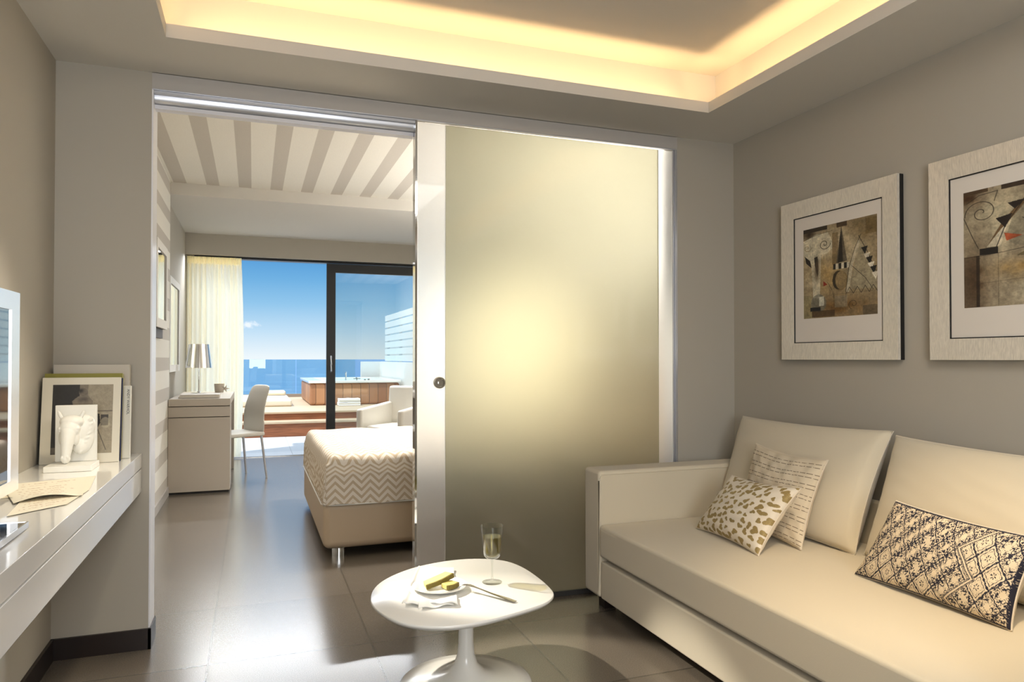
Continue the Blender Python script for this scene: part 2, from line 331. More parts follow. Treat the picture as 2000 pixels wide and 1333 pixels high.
def grid_mesh(P, col=None, closed=False):
    """P: (h,w,3) numpy points, col: (h,w,4) -> mesh"""
    h, w_ = P.shape[:2]; me = bpy.data.meshes.new('grid')
    idx = np.arange(h * w_).reshape(h, w_)
    F = np.stack([idx[:-1, :-1], idx[1:, :-1], idx[1:, 1:], idx[:-1, 1:]], -1).reshape(-1, 4)
    me.vertices.add(h * w_); me.vertices.foreach_set('co', P.reshape(-1).astype(np.float32))
    me.loops.add(F.size); me.loops.foreach_set('vertex_index', F.reshape(-1).astype(np.int32))
    me.polygons.add(len(F)); me.polygons.foreach_set('loop_start', np.arange(0, F.size, 4, dtype=np.int32))
    me.update(calc_edges=True); me.validate()
    if col is not None:
        at = me.color_attributes.new('pattern', 'FLOAT_COLOR', 'POINT'); at.data.foreach_set('color', col.reshape(-1).astype(np.float32))
    return me
def lin(c):
    c = np.asarray(c, float); return np.where(c <= .04045, c / 12.92, ((c + .055) / 1.055) ** 2.4)

# 2-D pattern canvas -------------------------------------------------
def vnoise(h, w_, gx, gy, rng=RNG):
    g = rng.random((gy + 2, gx + 2)); y = np.linspace(0, gy, h); x = np.linspace(0, gx, w_)
    yi = y.astype(int); xi = x.astype(int); fy = (y - yi)[:, None]; fx = (x - xi)[None]; fy = fy * fy * (3 - 2 * fy); fx = fx * fx * (3 - 2 * fx)
    a = g[yi][:, xi]; b = g[yi][:, xi + 1]; c_ = g[yi + 1][:, xi]; d = g[yi + 1][:, xi + 1]
    return (a * (1 - fx) + b * fx) * (1 - fy) + (c_ * (1 - fx) + d * fx) * fy
class Canvas:
    def __init__(s, w_, h, base):
        s.w, s.h = w_, h; s.c = np.ones((h, w_, 3)) * np.array(base); s.X, s.Y = np.meshgrid(np.linspace(0, 1, w_), np.linspace(0, 1, h)); s.asp = h / w_
    def mix(s, m, col, a=1.0):
        m = (m * a)[..., None]; s.c = s.c * (1 - m) + np.array(col) * m
    def poly(s, pts, col, a=1.0):
        x, y = s.X, s.Y; ins = np.zeros_like(x, bool); n = len(pts)
        for i in range(n):
            (x1, y1), (x2, y2) = pts[i], pts[(i + 1) % n]
            if y1 == y2: continue
            c_ = ((y1 > y) != (y2 > y)) & (x < (x2 - x1) * (y - y1) / (y2 - y1) + x1); ins ^= c_
        s.mix(ins.astype(float), col, a)
    def ell(s, cx, cy, rx, ry, col, a=1.0): s.mix((((s.X - cx) / rx) ** 2 + ((s.Y - cy) / ry) ** 2 < 1).astype(float), col, a)
    def line(s, pts, wd, col, a=1.0):
        D = np.full_like(s.X, 9.)
        for (x1, y1), (x2, y2) in zip(pts, pts[1:]):
            dx, dy = x2 - x1, (y2 - y1) * s.asp; px, py = s.X - x1, (s.Y - y1) * s.asp; t = np.clip((px * dx + py * dy) / (dx * dx + dy * dy + 1e-9), 0, 1)
            D = np.minimum(D, np.hypot(px - t * dx, py - t * dy))
        s.mix(np.clip((wd - D) / (1.0 / s.w) + .5, 0, 1), col, a)
    def spiral(s, cx, cy, r, turns, wd, col, a=1.0, ph=0):
        s.line([(cx + r * (1 - k / 60) * math.cos(ph + turns * 6.283 * k / 60), cy + r * (1 - k / 60) * math.sin(ph + turns * 6.283 * k / 60) / s.asp) for k in range(56)], wd, col, a)
    def rect(s, x0, x1, y0, y1, col, a=1.0): s.poly([(x0, y0), (x1, y0), (x1, y1), (x0, y1)], col, a)
    def blot(s, cx, cy, rx, ry, col, a=.7): s.mix(np.exp(-(((s.X - cx) / rx) ** 2 + ((s.Y - cy) / ry) ** 2) * 1.5) * (.5 + vnoise(s.h, s.w, 14, 16)), col, a)
    def grain(s, k):
        n = vnoise(s.h, s.w, 50, 60) + vnoise(s.h, s.w, 18, 22) + .7 * vnoise(s.h, s.w, 110, 130); s.c = np.clip(s.c * (1 + k * (n / 1.35 - 1))[..., None], 0, 1)
    def rgba(s): return np.concatenate([lin(np.clip(s.c, 0, 1)), np.ones((s.h, s.w, 1))], -1)
def flat_picture(name, cv, P00, P10, P01, parent, material=None):
    """P00 top-left, P10 top-right, P01 bottom-left"""
    a, b, c_ = map(np.array, (P00, P10, P01)); U = np.linspace(0, 1, cv.w)[None, :, None]; V = np.linspace(0, 1, cv.h)[:, None, None]
    P = a + (b - a) * U + (c_ - a) * V
    return link(name, grid_mesh(P, cv.rgba()), material or M_attr_print, parent, smooth=False)

# ================================================================== ROOM SHELL
XL, XR, D0, D1, YB = -.75, 2.518, 3.30, 3.42, -2.2
XRB = 2.85; YW = 9.30; ZC = 2.40; ZB = 2.78
SX = -.70          # striped cladding face
struct('floor', box(XL - .2, XRB + .2, YB - .15, 9.26, -.12, 0), M_floor)
bm = bmesh.new(); bx(bm, XL - .2, XRB + .2, 9.20, 9.26, .0005, .006); struct('trim_1', bm, M_steel)
struct('wall_left', box(XL - .15, XL, YB, YW + .15, 0, 3.0), M_wall)
struct('wall_right', box(XR, XR + .12, YB, D0, 0, 3.0), M_wall)
struct('wall_back', box(XL - .15, XRB + .2, YB - .15, YB, 0, 3.0), M_wall)
# partition: left pilaster, right pier, above the header
bm = bmesh.new(); bx(bm, XL, -.402, D0, D1, 0, 3.0); bx(bm, 2.148, XRB + .1, D0, D1, 0, 3.0); bx(bm, -.402, 2.148, D0 + .02, D1, 2.402, 3.0); struct('wall_front', bm, M_wall)
struct('wall_bedroom_right', box(XRB, XRB + .15, D1, YW + .15, 0, 3.0), M_white_paint)
struct('wall_bedroom_left', box(XL, SX, D1, 7.0, 0, ZB), M_strw)
# facade: pier left, pier right, lintel over the window
bm = bmesh.new(); bx(bm, XL, -.66, YW, YW + .15, 0, 3.0); bx(bm, 2.62, XRB + .15, YW, YW + .15, 0, 3.0); bx(bm, -.66, 2.62, YW, YW + .15, 2.43, 3.0); struct('wall_window', bm, M_wall)
struct('wall_lintel', box(XL, XRB, 9.09, 9.13, 2.425, ZB), M_wall)
# living-room ceiling with recessed tray (inner edges)
tx0, tx1, ty0, ty1 = -.311, 2.082, -1.0, 2.919
ox0, ox1, oy0, oy1, zr = tx0 - .15, tx1 + .15, ty0 - .15, ty1 + .15, 2.655
bm = bmesh.new()
def ring(bm, a, b, z, flip=False, mi=0):
    va = [bm.verts.new((x, y, z)) for x, y in ((a[0], a[2]), (a[1], a[2]), (a[1], a[3]), (a[0], a[3]))]
    vb = [bm.verts.new((x, y, z)) for x, y in ((b[0], b[2]), (b[1], b[2]), (b[1], b[3]), (b[0], b[3]))]
    for i in range(4): bm.faces.new((va[i], va[(i + 1) % 4], vb[(i + 1) % 4], vb[i])).material_index = mi
    return va, vb
def wallring(bm, a, z0, z1):
    v0 = [bm.verts.new((x, y, z0)) for x, y in ((a[0], a[2]), (a[1], a[2]), (a[1], a[3]), (a[0], a[3]))]
    v1 = [bm.verts.new((x, y, z1)) for x, y in ((a[0], a[2]), (a[1], a[2]), (a[1], a[3]), (a[0], a[3]))]
    for i in range(4): bm.faces.new((v0[i], v0[(i + 1) % 4], v1[(i + 1) % 4], v1[i]))
T = (tx0, tx1, ty0, ty1); Tl = (tx0 - .018, tx1 + .018, ty0 - .018, ty1 + .018); O = (ox0, ox1, oy0, oy1)
ring(bm, (XL - .1, XR + .1, YB - .1, D0), T, ZC); wallring(bm, T, ZC, 2.452); ring(bm, T, Tl, 2.452); wallring(bm, Tl, 2.408, 2.452); ring(bm, Tl, O, 2.408); wallring(bm, O, 2.408, zr)
v = [bm.verts.new((x, y, zr)) for x, y in ((ox0, oy0), (ox1, oy0), (ox1, oy1), (ox0, oy1))]; bm.faces.new(v)
struct('ceiling', bm, M_ceil)
struct('ceiling_slab', box(XL - .2, XRB + .2, YB - .2, 9.75, 2.95, 3.05), M_ext)
bm = bmesh.new(); bx(bm, XL, XRB, D1, 7.0, ZB, 2.9); struct('ceiling_striped', bm, M_strc)
bm = bmesh.new(); bx(bm, XL, XRB, 7.0, 9.13, 2.672, 2.94); struct('ceiling_soffit', bm, M_ceil)
# baseboards
bm = bmesh.new(); bx(bm, XL, XL + .012, YB, D0, 0, .084); struct('baseboard_left', bm, M_dark)
bm = bmesh.new(); bx(bm, XL, -.392, D0 - .012, D0, 0, .084); bx(bm, -.402, -.390, D0 - .012, D1 + .02, 0, .086); struct('baseboard_front', bm, M_dark)
bm = bmesh.new(); bx(bm, XR - .012, XR, YB, D0, 0, .084); struct('baseboard_right', bm, M_dark)
bm = bmesh.new(); bx(bm, SX, SX + .012, D1, 7.0, 0, .075); struct('baseboard_bedroom', bm, M_header)
# door lining
bm = bmesh.new(); bx(bm, -.402, -.396, D0 - .002, D1 + .01, .0, 2.33); struct('trim_2', bm, mat('jamb_profile', (.84, .84, .88), .3, spec=.6))
bm = bmesh.new(); bx(bm, 2.136, 2.150, D0 - .003, D1 + .01, 0, 2.33); struct('trim_3', bm, M_alu)
struct('trim_4', box(-.402, 2.150, D0 - .004, D0 + .022, 2.330, 2.397), M_header)
struct('trim_5', box(-.400, 2.146, D0 - .006, D0, 2.327, 2.331), M_alu)

# ================================================================== SLIDING DOOR AND RAIL
rt = thing('sliding_rail', 'brushed aluminium sliding rail under the header above the open doorway', 'rail', (.16, 3.36, 2.28))
bm = bmesh.new(); prof = [(3.325, 2.327), (3.325, 2.305), (3.330, 2.292), (3.338, 2.283), (3.35, 2.279), (3.39, 2.279), (3.39, 2.327)]
a = [bm.verts.new((-.396, y, z)) for y, z in prof]; b = [bm.verts.new((.716, y, z)) for y, z in prof]
for i in range(len(prof)): j = (i + 1) % len(prof); bm.faces.new((a[i], a[j], b[j], b[i]))
bm.faces.new(a); bm.faces.new(b[::-1]); obj('rail_profile', bm, M_alu, rt, angle=30)
obj('lower_guide', box(-.396, .716, 3.34, 3.385, 2.262, 2.279), mat('pale_profile', (.78, .79, .86), .4), rt, smooth=False)
obj('track_groove', box(-.396, .716, 3.305, 3.325, 2.314, 2.327), M_alu, rt, smooth=False)
dr = bpy.data.objects.new('door_1', None); COL.objects.link(dr); dr.location = (.717, 3.31, .012); dr['kind'] = 'structure'; dr['_w'] = 1; dr['label'] = 'frosted glass sliding door between living room and bedroom'
obj('glass_panel', box(.866, 2.038, 3.306, 3.318, .012, 2.322), M_frost, dr, smooth=False)
obj('side_strip', box(.728, .865, 3.306, 3.318, .012, 2.322), M_frost_white, dr, smooth=False)
obj('side_strip', box(2.039, 2.124, 3.306, 3.318, .012, 2.322), M_frost_white, dr, smooth=False)
bm = bmesh.new(); bx(bm, .717, .727, 3.306, 3.356, .006, 2.326); obj('edge_profile', bm, M_chrome, dr, smooth=False)
bm = bmesh.new(); bx(bm, 2.125, 2.134, 3.304, 3.356, .006, 2.326); obj('edge_profile', bm, M_alu, dr, smooth=False)
obj('bottom_light_cover', box(.717, 2.134, 3.303, 3.3215, .001, .0245), M_dark_in, dr, smooth=False)  # dark strip added to cover the bright line below the glass
kb = lathe([(0, .0), (.026, 0), (.028, .004), (.028, .022), (.025, .027), (.020, .027), (.018, .020), (0, .020)], 40)
bmesh.ops.rotate(kb, cent=(0, 0, 0), matrix=Matrix.Rotation(R(90), 3, 'X'), verts=kb.verts); bmesh.ops.translate(kb, vec=(.832, 3.3055, 1.086), verts=kb.verts)
kn = obj('door_knob', kb, M_steel, dr)
bm = bmesh.new(); bx(bm, .825, .839, 3.279, 3.286, 1.081, 1.091); obj('thumb_turn', bm, M_chrome, kn, smooth=False); 

# ================================================================== BEDROOM WINDOW
wd = bpy.data.objects.new('window_1', None); COL.objects.link(wd); wd.location = (1.5, YW, 0); wd['kind'] = 'structure'; wd['_w'] = 1; wd['label'] = 'black framed sliding terrace window'
bm = bmesh.new(); bx(bm, .87, .98, 9.22, 9.27, .006, 2.40); bx(bm, 2.50, 2.60, 9.22, 9.27, .006, 2.40); bx(bm, .98, 2.50, 9.22, 9.27, 2.29, 2.40); bx(bm, .98, 2.50, 9.22, 9.27, .006, .09); obj('sash_frame', bm, M_black, wd, smooth=False)
obj('pane', box(.98, 2.50, 9.243, 9.249, .09, 2.29), G_pane, wd, smooth=False)
bm = bmesh.new(); bx(bm, -.66, 2.62, 9.20, 9.32, 2.405, 2.428); obj('head_track', bm, M_black, wd, smooth=False)
bm = bmesh.new(); tube(bm, [(.925, 9.215, 1.03), (.925, 9.19, 1.04), (.925, 9.185, 1.13), (.925, 9.19, 1.22), (.925, 9.215, 1.23)], .011, 10); obj('handle', bm, M_alu, wd)

# ================================================================== OUTSIDE
struct('terrace_floor', box(-2.5, 4.5, 9.26, 11.52, -.12, -.005), M_terrace)
bm = bmesh.new(); bx(bm, -3, 2.66, 11.53, 17, -.1, .195); struct('deck_step', bm, M_riser, bevel=.004)
bm = bmesh.new(); bx(bm, -3, 2.66, 11.51, 11.9, .196, .225); struct('deck_tread', bm, M_sunwood)
bm = bmesh.new(); bx(bm, -3, 2.66, 11.88, 17, .226, .325); struct('deck_riser', bm, M_riser)
bm = bmesh.new(); bx(bm, -3, 2.66, 11.86, 16.6, .326, .352)
struct('deck_platform', bm, M_sunwood)
bm = bmesh.new(); bx(bm, 2.67, 2.85, 9.45, 16.6, -.1, 1.133); bx(bm, 2.27, 2.67, 16.0, 16.2, .353, 1.135); struct('wall_terrace', bm, M_ext)
# balustrade
bl = thing('glass_balustrade', 'clear glass balustrade panels along the seaward edge of the wooden deck', 'balustrade', (0, 16.5, .353))
x = -3.0
while x < 2.2:
    obj('glass_panel', box(x + .01, min(x + 1.29, 2.26), 16.49, 16.502, .40, 1.18), G_rail, bl, smooth=False); x += 1.3
obj('base_channel', box(-3.0, 2.26, 16.45, 16.54, .353, .42), mat('bronze_channel', (.28, .22, .17), .5), bl, smooth=False)
# slatted screen on the side wall
scn = thing('privacy_screen', 'white horizontal slat privacy screen standing on the terrace side wall', 'screen', (2.75, 13.4, 1.134))
for i in range(7):
    z0 = 1.15 + i * .143; obj('slat', box(2.70, 2.725, 11.0, 15.5, z0, z0 + .115), M_slat, scn, smooth=False)
for y in (11.2, 12.6, 14.0, 15.35): obj('post', box(2.73, 2.78, y, y + .05, 1.134, 2.14), M_slat, scn, smooth=False)
# hot tub
ht = thing('hot_tub', 'square hot tub clad in reddish wooden boards with white rim on the deck', 'hot tub', (1.7, 14.3, .353))
obj('cladding', box(.965, 2.60, 13.33, 15.7, .353, .752), M_tub, ht, bevel=.05, segs=4)
bm = bmesh.new()
ra = (.945, 2.62, 13.30, 15.73); rb = (1.20, 2.38, 13.55, 15.48)
ring(bm, ra, rb, .80); ring(bm, ra, rb, .753); wallring(bm, ra, .753, .80); wallring(bm, rb, .753, .80); bmesh.ops.remove_doubles(bm, verts=bm.verts, dist=1e-5); obj('rim', bm, M_plas, ht, bevel=.008)
obj('water', box(1.2, 2.38, 13.55, 15.48, .754, .77), mat('tub_water', (.35, .60, .66), .05), ht, smooth=False)
bm = bmesh.new(); tube(bm, [(1.62, 13.45, .80), (1.62, 13.45, .93), (1.62, 13.455, .955)], .016, 12); obj('shower_handle', bm, M_chrome, ht)
bm = bmesh.new(); tube(bm, [(1.82, 13.45, .80), (1.82, 13.45, .835), (1.82, 13.52, .84)], .014, 12); bx(bm, 1.755, 1.885, 13.44, 13.46, .822, .834); obj('faucet', bm, M_steel, ht)
for x, r_ in ((1.97, .02), (2.04, .024)):
    bm = bmesh.new(); cyl(bm, (x, 13.45, .80), r_, r_, 20); obj('control_knob', bm, M_steel, ht)
# towels
for k in range(2):
    z0 = .353 + k * .066
    bm = bmesh.new(); bx(bm, 1.44 + .01 * k, 1.83 - .006 * k, 13.0, 13.26, z0 + .001, z0 + .062)
    bmesh.ops.subdivide_edges(bm, edges=bm.edges, cuts=5, use_grid_fill=True)
    for v in bm.verts: v.co.z += .003 * math.sin(v.co.x * 31 + k) * (1 if v.co.z > z0 + .03 else 0); v.co.y += .004 * math.sin(v.co.z * 120)
    tag(obj('folded_towel', bm, M_cloth, bevel=.018), ('lower' if k == 0 else 'upper') + ' of two folded white towels stacked on the deck before the tub', 'towel', 'folded towels on the deck')
db = box(-.75, .655, 13.25, 15.35, .353, .468); db2 = obj('sunbed_mattress', db, M_beige_out, bevel=.03); tag(db2, 'thick beige sunbed mattress lying on the wooden deck', 'mattress')

tag(obj('sunbed_pillow', box(.10, .62, 14.85, 15.25, .469, .56), M_beige_out, bevel=.04), 'small beige pillow at the far end of the outdoor sunbed mattress', 'pillow')
# sea
bm = bmesh.new(); v = [bm.verts.new(p) for p in ((-9000, 18, -14), (9000, 18, -14), (9000, 14000, -14), (-9000, 14000, -14))]; bm.faces.new(v); struct('sea', bm, M_sea)

# ================================================================== CURTAIN
nx, nz_ = 260, 50
U = np.linspace(0, 1, nx)[None, :]; V = np.linspace(0, 1, nz_)[:, None]
Z = 2.41 - V * 2.39 + 0 * U
X = -.735 + U * (.60 + .03 * np.sin(V * 3)) + 0 * V
amp = .028 * (1 - .3 * V)
Y = 9.175 + amp * np.sin(U * 75 + 1.5 * np.sin(U * 9) + .5 * V) * (.6 + .4 * np.sin(U * 23 + 1)) + .012 * np.sin(U * 190) * np.exp(-V * 14)
top = np.exp(-((V - .055) / .012) ** 2); Y = Y + top * .006
ct = thing('sheer_curtain', 'cream sheer floor-length curtain gathered at the left of the window', 'curtain', (-.45, 9.17, 0))
link('fabric', grid_mesh(np.stack([X, Y, Z], -1)), M_sheer, ct, angle=180)
Zt = 2.41 - np.linspace(0, 1, 12)[:, None] * .085 + 0 * U; Xt = np.repeat(X[:1], 12, 0); Yt = 9.16 + .012 * np.sin(U * 240) + 0 * Zt
link('heading_tape', grid_mesh(np.stack([Xt, Yt, Zt], -1)), M_sheer, ct, angle=180)

# ================================================================== BEDROOM: BED
bed = thing('bed', 'large bed with leather-clad base and zigzag bedspread seen through the doorway', 'bed', (1.45, 5.25, 0))
obj('base', box(.40, 2.80, 4.40, 6.13, .05, .33), M_leather, bed, bevel=.045, segs=5)
bm = bmesh.new(); tube(bm, [(2.78, 4.392, .318), (.46, 4.392, .318), (.41, 4.42, .318), (.393, 4.46, .318), (.393, 6.10, .318)], .004, 8); obj('piping', bm, M_cream, bed)
# coverlet: profile around mattress, unfolded uv for the zigzag weave
def coverlet():
    X0, X1, Y0, Y1, Z0, Z1, r = .415, 2.80, 4.40, 6.12, .315, .615, .055
    ny, nxx, nzs = 110, 160, 30
    # parametrise as a height-field cap + skirts using a superellipse-like wrap
    us = np.linspace(-.30, 2.38, 190); vs_ = np.linspace(-.30, 1.72 + .30, 200)
    def fold(s, L0):        # arc-length -> (offset along, drop)
        o = np.clip(s, 0, L0); d = np.maximum(0, -s) + np.maximum(0, s - L0); return o, d
    UU, VV = np.meshgrid(us, vs_)
    ox, dx = fold(UU, 2.385); oy, dy = fold(VV, 1.72)
    dd = np.hypot(dx, dy); drop = np.minimum(dd, .30)
    Zc = Z1 - drop
    # rounded shoulder
    Zc = Z1 - np.where(dd > 0, drop, 0)
    inset = lambda s, L0: np.clip(np.minimum(s, L0 - s), 0, r)
    ex = np.clip(r - np.clip(UU, 0, 9), 0, r); ey = np.clip(r - np.clip(np.minimum(VV, 1.72 - VV), 0, 9), 0, r)
    e = np.minimum(np.hypot(ex, ey), r); Zc = Zc - (r - np.sqrt(np.maximum(r * r - e * e, 0))) * .9 * (dd < .001) - (dd >= .001) * (r * .9) * np.maximum(0, 1 - dd / .12)
    PX = X0 + ox; PY = Y0 + oy
    # pleats on the hanging sides
    side = np.clip(dx / .1, 0, 1); front = np.clip(dy / .1, 0, 1)
    PX = PX - side * (.010 + .010 * np.sin(VV * 62 + 2 * np.sin(VV * 7)) * np.clip(dx / .25, 0, 1))
    PY = PY - np.where(VV < 0, 1, -1) * front * (.012 + .004 * np.sin(UU * 20))
    Zc = Zc + .004 * np.sin(UU * 14 + 3 * np.sin(VV * 5)) * (dd < .001) + .0022 * np.sin(VV * 75 + 4 * np.sin(UU * 6)) * (dd < .001)
    Zc = np.maximum(Zc, Z0 + .006 * np.sin(UU * 17) + .004)
    # zigzag weave
    c = .0525; tri = np.abs(((UU / c) % 2) - 1) * c; f = ((VV + tri) / .0446) % 1
    return PX, PY, Zc, UU, VV
PX, PY, PZ, UU, VV = coverlet()
me = grid_mesh(np.stack([PX, PY, PZ], -1)); uvl = me.uv_layers.new(name='weave')
vi = np.empty(len(me.loops), np.int32); me.loops.foreach_get('vertex_index', vi); uvl.data.foreach_set('uv', np.stack([UU.reshape(-1)[vi], VV.reshape(-1)[vi]], -1).reshape(-1).astype(np.float32))
m = bpy.data.materials.new('zigzag_bedspread'); m.use_nodes = True; t = m.node_tree; b = t.nodes['Principled BSDF']; n = t.nodes.new; l = t.links.new
uvn = n('ShaderNodeUVMap'); uvn.uv_map = 'weave'; s_ = n('ShaderNodeSeparateXYZ'); l(uvn.outputs[0], s_.inputs[0])
pp = n('ShaderNodeMath'); pp.operation = 'PINGPONG'; pp.inputs[1].default_value = .0525; l(s_.outputs[0], pp.inputs[0])
ad = n('ShaderNodeMath'); ad.operation = 'SUBTRACT'; l(s_.outputs[1], ad.inputs[0]); l(pp.outputs[0], ad.inputs[1])
dv = n('ShaderNodeMath'); dv.operation = 'DIVIDE'; dv.inputs[1].default_value = .0446; l(ad.outputs[0], dv.inputs[0]); fc = n('ShaderNodeMath'); fc.operation = 'FRACT'; l(dv.outputs[0], fc.inputs[0])
lt = n('ShaderNodeMath'); lt.operation = 'LESS_THAN'; lt.inputs[1].default_value = .46; l(fc.outputs[0], lt.inputs[0])
mxn = n('ShaderNodeMix'); mxn.data_type = 'RGBA'; mxn.inputs[6].default_value = (.80, .72, .61, 1); mxn.inputs[7].default_value = (.57, .45, .31, 1); l(lt.outputs[0], mxn.inputs[0]); l(mxn.outputs[2], b.inputs['Base Color']); b.inputs['Roughness'].default_value = .8
bp = n('ShaderNodeBump'); bp.inputs['Strength'].default_value = .5; bp.inputs['Distance'].default_value = .004; l(lt.outputs[0], bp.inputs['Height']); l(bp.outputs[0], b.inputs['Normal'])
link('bedspread', me, m, bed, angle=180)
for x in (.50, 2.65):
    for y in (4.47, 6.03):
        bm = bmesh.new(); cyl(bm, (x, y, 0), .042, .05, 24); obj('foot', bm, M_chrome, bed)
obj('headboard', box(2.805, 2.848, 4.2, 6.4, .05, 1.15), M_leather, bed, bevel=.02)

# ================================================================== BEDROOM: DESK
dk = thing('writing_desk', 'pale lacquered writing desk with a drawer cabinet against the striped bedroom wall', 'desk', (-.44, 7.6, 0))
obj('cabinet', box(-.698, -.19, 6.90, 7.28, .02, .675), M_desk_in, dk, bevel=.003)
obj('drawer', box(-.698, -.19, 6.90, 7.28, .681, .772), M_desk_in, dk, bevel=.003)
obj('desktop', box(-.745 + .05, -.19, 6.895, 8.42, .778, .842), M_desk_in, dk, bevel=.003)
obj('leg', box(-.66, -.19, 8.34, 8.40, 0, .777), M_desk_in, dk, bevel=.003)
obj('shadow_gap', box(-.69, -.20, 6.91, 7.27, .0, .02), M_dark_in, dk, smooth=False)
# lamp
lp = thing('desk_lamp', 'table lamp with polished silver cone shade on the bedroom desk', 'lamp', (-.525, 8.03, .843))
obj('base', lathe([(0, 0), (.075, 0), (.075, .006), (.02, .012), (.012, .02), (0, .02)], 40, (-.525, 8.03, .843)), M_chrome, lp)
bm = bmesh.new(); cyl(bm, (-.525, 8.03, .86), .007, .40, 16); obj('pole', bm, M_chrome, lp)
obj('lamp_shade', lathe([(.130, 0), (.098, .245), (.096, .245), (.128, 0)], 64, (-.525, 8.03, 1.105)), mat('silver_shade', (.80, .79, .77), .16, metal=1), lp)
# cup, box file, star
cu = thing('beige_cup', 'small beige square-sided cup behind the folder on the bedroom desk', 'cup', (-.335, 8.18, .843))
obj('body', lathe([(0, 0), (.043, 0), (.052, .09), (.047, .09), (.039, .008), (0, .008)], 32, (-.335, 8.18, .843)), M_pot, cu)
st_ = bmesh.new()
for k in range(5):
    a = k * 2 * math.pi / 5; p = [(-.27 + .045 * math.cos(a), 8.0, .888 + .042 * math.sin(a)), (-.27 + .014 * math.cos(a + .63), 7.993, .888 + .014 * math.sin(a + .63)), (-.27, 7.985, .888), (-.27 + .014 * math.cos(a - .63), 7.993, .888 + .014 * math.sin(a - .63))]
    q = [(x, 16.0 - y, z) for x, y, z in p]
    for f in (p, q):
        vv = [st_.verts.new(c) for c in f]; st_.faces.new((vv[0], vv[1], vv[2])); st_.faces.new((vv[0], vv[2], vv[3]))
for v in st_.verts: v.co.z += .0
tag(obj('star_ornament', st_, M_pot, smooth=False), 'small star-shaped ornament beside the beige cup on the desk', 'ornament')
fo = thing('folder', 'pale hotel folder lying at the front of the bedroom desk', 'folder', (-.45, 7.1, .843))
obj('cover', box(-.625, -.285, 6.98, 7.22, .8435, .858), mat('folder_cover', (.58, .54, .49), .5), fo, bevel=.003)
obj('pages', box(-.617, -.283, 6.99, 7.215, .8585, .868), M_paper, fo)
bm = bmesh.new(); bx(bm, -.610, -.284, 6.985, 7.22, .8685, .876); o = obj('flap', bm, mat('folder_cover', ()), fo, bevel=.002)

# desk chair (local frame: faces -X, origin on floor)
ch = thing('desk_chair', 'slim white leather chair with thin metal legs at the bedroom desk', 'chair', (-.16, 7.68, 0), rotz=math.atan2(.48, .88), world=False)
obj('seat', box(-.22, .20, -.215, .215, .425, .465), M_cream, ch, bevel=.014)
bm = bmesh.new(); PR = [(.185, .42), (.197, .50), (.190, .60), (.205, .72), (.245, .84), (.285, .935)]
fr_ = []; bk_ = []
for x, z in PR:
    wdt = .215 - .03 * max(0, (z - .6) / .35)
    fr_.append([bm.verts.new((x - .012, y, z)) for y in (-wdt, 0, wdt)]); bk_.append([bm.verts.new((x + .014, y, z)) for y in (-wdt, 0, wdt)])
for S in (fr_, bk_):
    for a, b in zip(S, S[1:]):
        for i in range(2): bm.faces.new((a[i], a[i + 1], b[i + 1], b[i]))
for k in range(len(PR) - 1):
    for i in (0, 2): bm.faces.new((fr_[k][i], fr_[k + 1][i], bk_[k + 1][i], bk_[k][i]))
for k in (0, -1):
    for i in range(2): bm.faces.new((fr_[k][i], fr_[k][i + 1], bk_[k][i + 1], bk_[k][i]))
obj('backrest', bm, M_cream, ch, sub=2, angle=180)
for x0, x1 in ((-.19, -.20), (.175, .225)):
    for s in (-1, 1):
        bm = bmesh.new(); tube(bm, [(x0, s * .185, .43), (x1, s * .205, 0)], [.013, .010], 10); obj('leg', bm, M_alu, ch)

# armchair
ac = thing('armchair', 'cream leather armchair between the bed and the terrace window', 'armchair', (1.50, 7.98, 0), rotz=R(-45), world=False)
# local: faces -Y, width along X
obj('seat', box(-.22, .22, -.26, .28, .20, .46), M_cream, ac, bevel=.04)
bm = bmesh.new(); v = bx(bm, -.30, .30, .26, .38, .10, .88)
for q in bm.verts:
    if q.co.z > .5: q.co.y += .05
obj('backrest', bm, M_cream, ac, bevel=.03)
for s in (-1, 1):
    bm = bmesh.new(); bx(bm, s * .23 - (.08 if s < 0 else 0), s * .23 + (.08 if s > 0 else 0), -.30, .30, .10, .70)
    for q in bm.verts:
        if q.co.z > .5 and q.co.y < 0: q.co.z -= .06
    obj('arm', bm, M_cream, ac, bevel=.025)
for x in (-.26, .26):
    for y in (-.26, .32): obj('foot', box(x - .02, x + .02, y - .02, y + .02, 0, .10), M_dark, ac, smooth=False)

# wall mirrors in the bedroom
def wall_mirror(x, y0, y1, z0, z1, label, deep=False):
    t = thing('wall_mirror', label, 'mirror', (x, (y0 + y1) / 2, z0), 'framed mirrors on the bedroom wall')
    if deep: obj('mount', box(x, x + .02, y0 + .02, y1 + .05, z0 - .0, z1 + .05), M_brownframe, t, smooth=False)
    off = .02 if deep else 0; zz = z0 + (.07 if deep else 0); b = .065
    bm = bmesh.new(); bx(bm, x + off, x + off + .026, y0, y1, zz, z1, 1); 
    o = obj('backing', bm, [M_black, M_black], t, smooth=False)
    bm = bmesh.new(); xx = x + off + .0262
    for q in ((y0, y1, z1 - b, z1), (y0, y1, zz, zz + b), (y0, y0 + b, zz + b, z1 - b), (y1 - b, y1, zz + b, z1 - b)): bx(bm, xx, xx + .012, *q)
    obj('frame', bm, M_white_paint, t, smooth=False)
    obj('glass', box(xx, xx + .003, y0 + b, y1 - b, zz + b, z1 - b), M_mirror, t, smooth=False)
wall_mirror(XL, 7.17, 8.08, 1.075, 1.965, 'tall white-edged mirror on the plain wall left of the curtain')
wall_mirror(SX, 5.60, 6.26, 1.36, 2.07, 'brown-mounted mirror on striped wallpaper, half hidden by the door jamb', True)

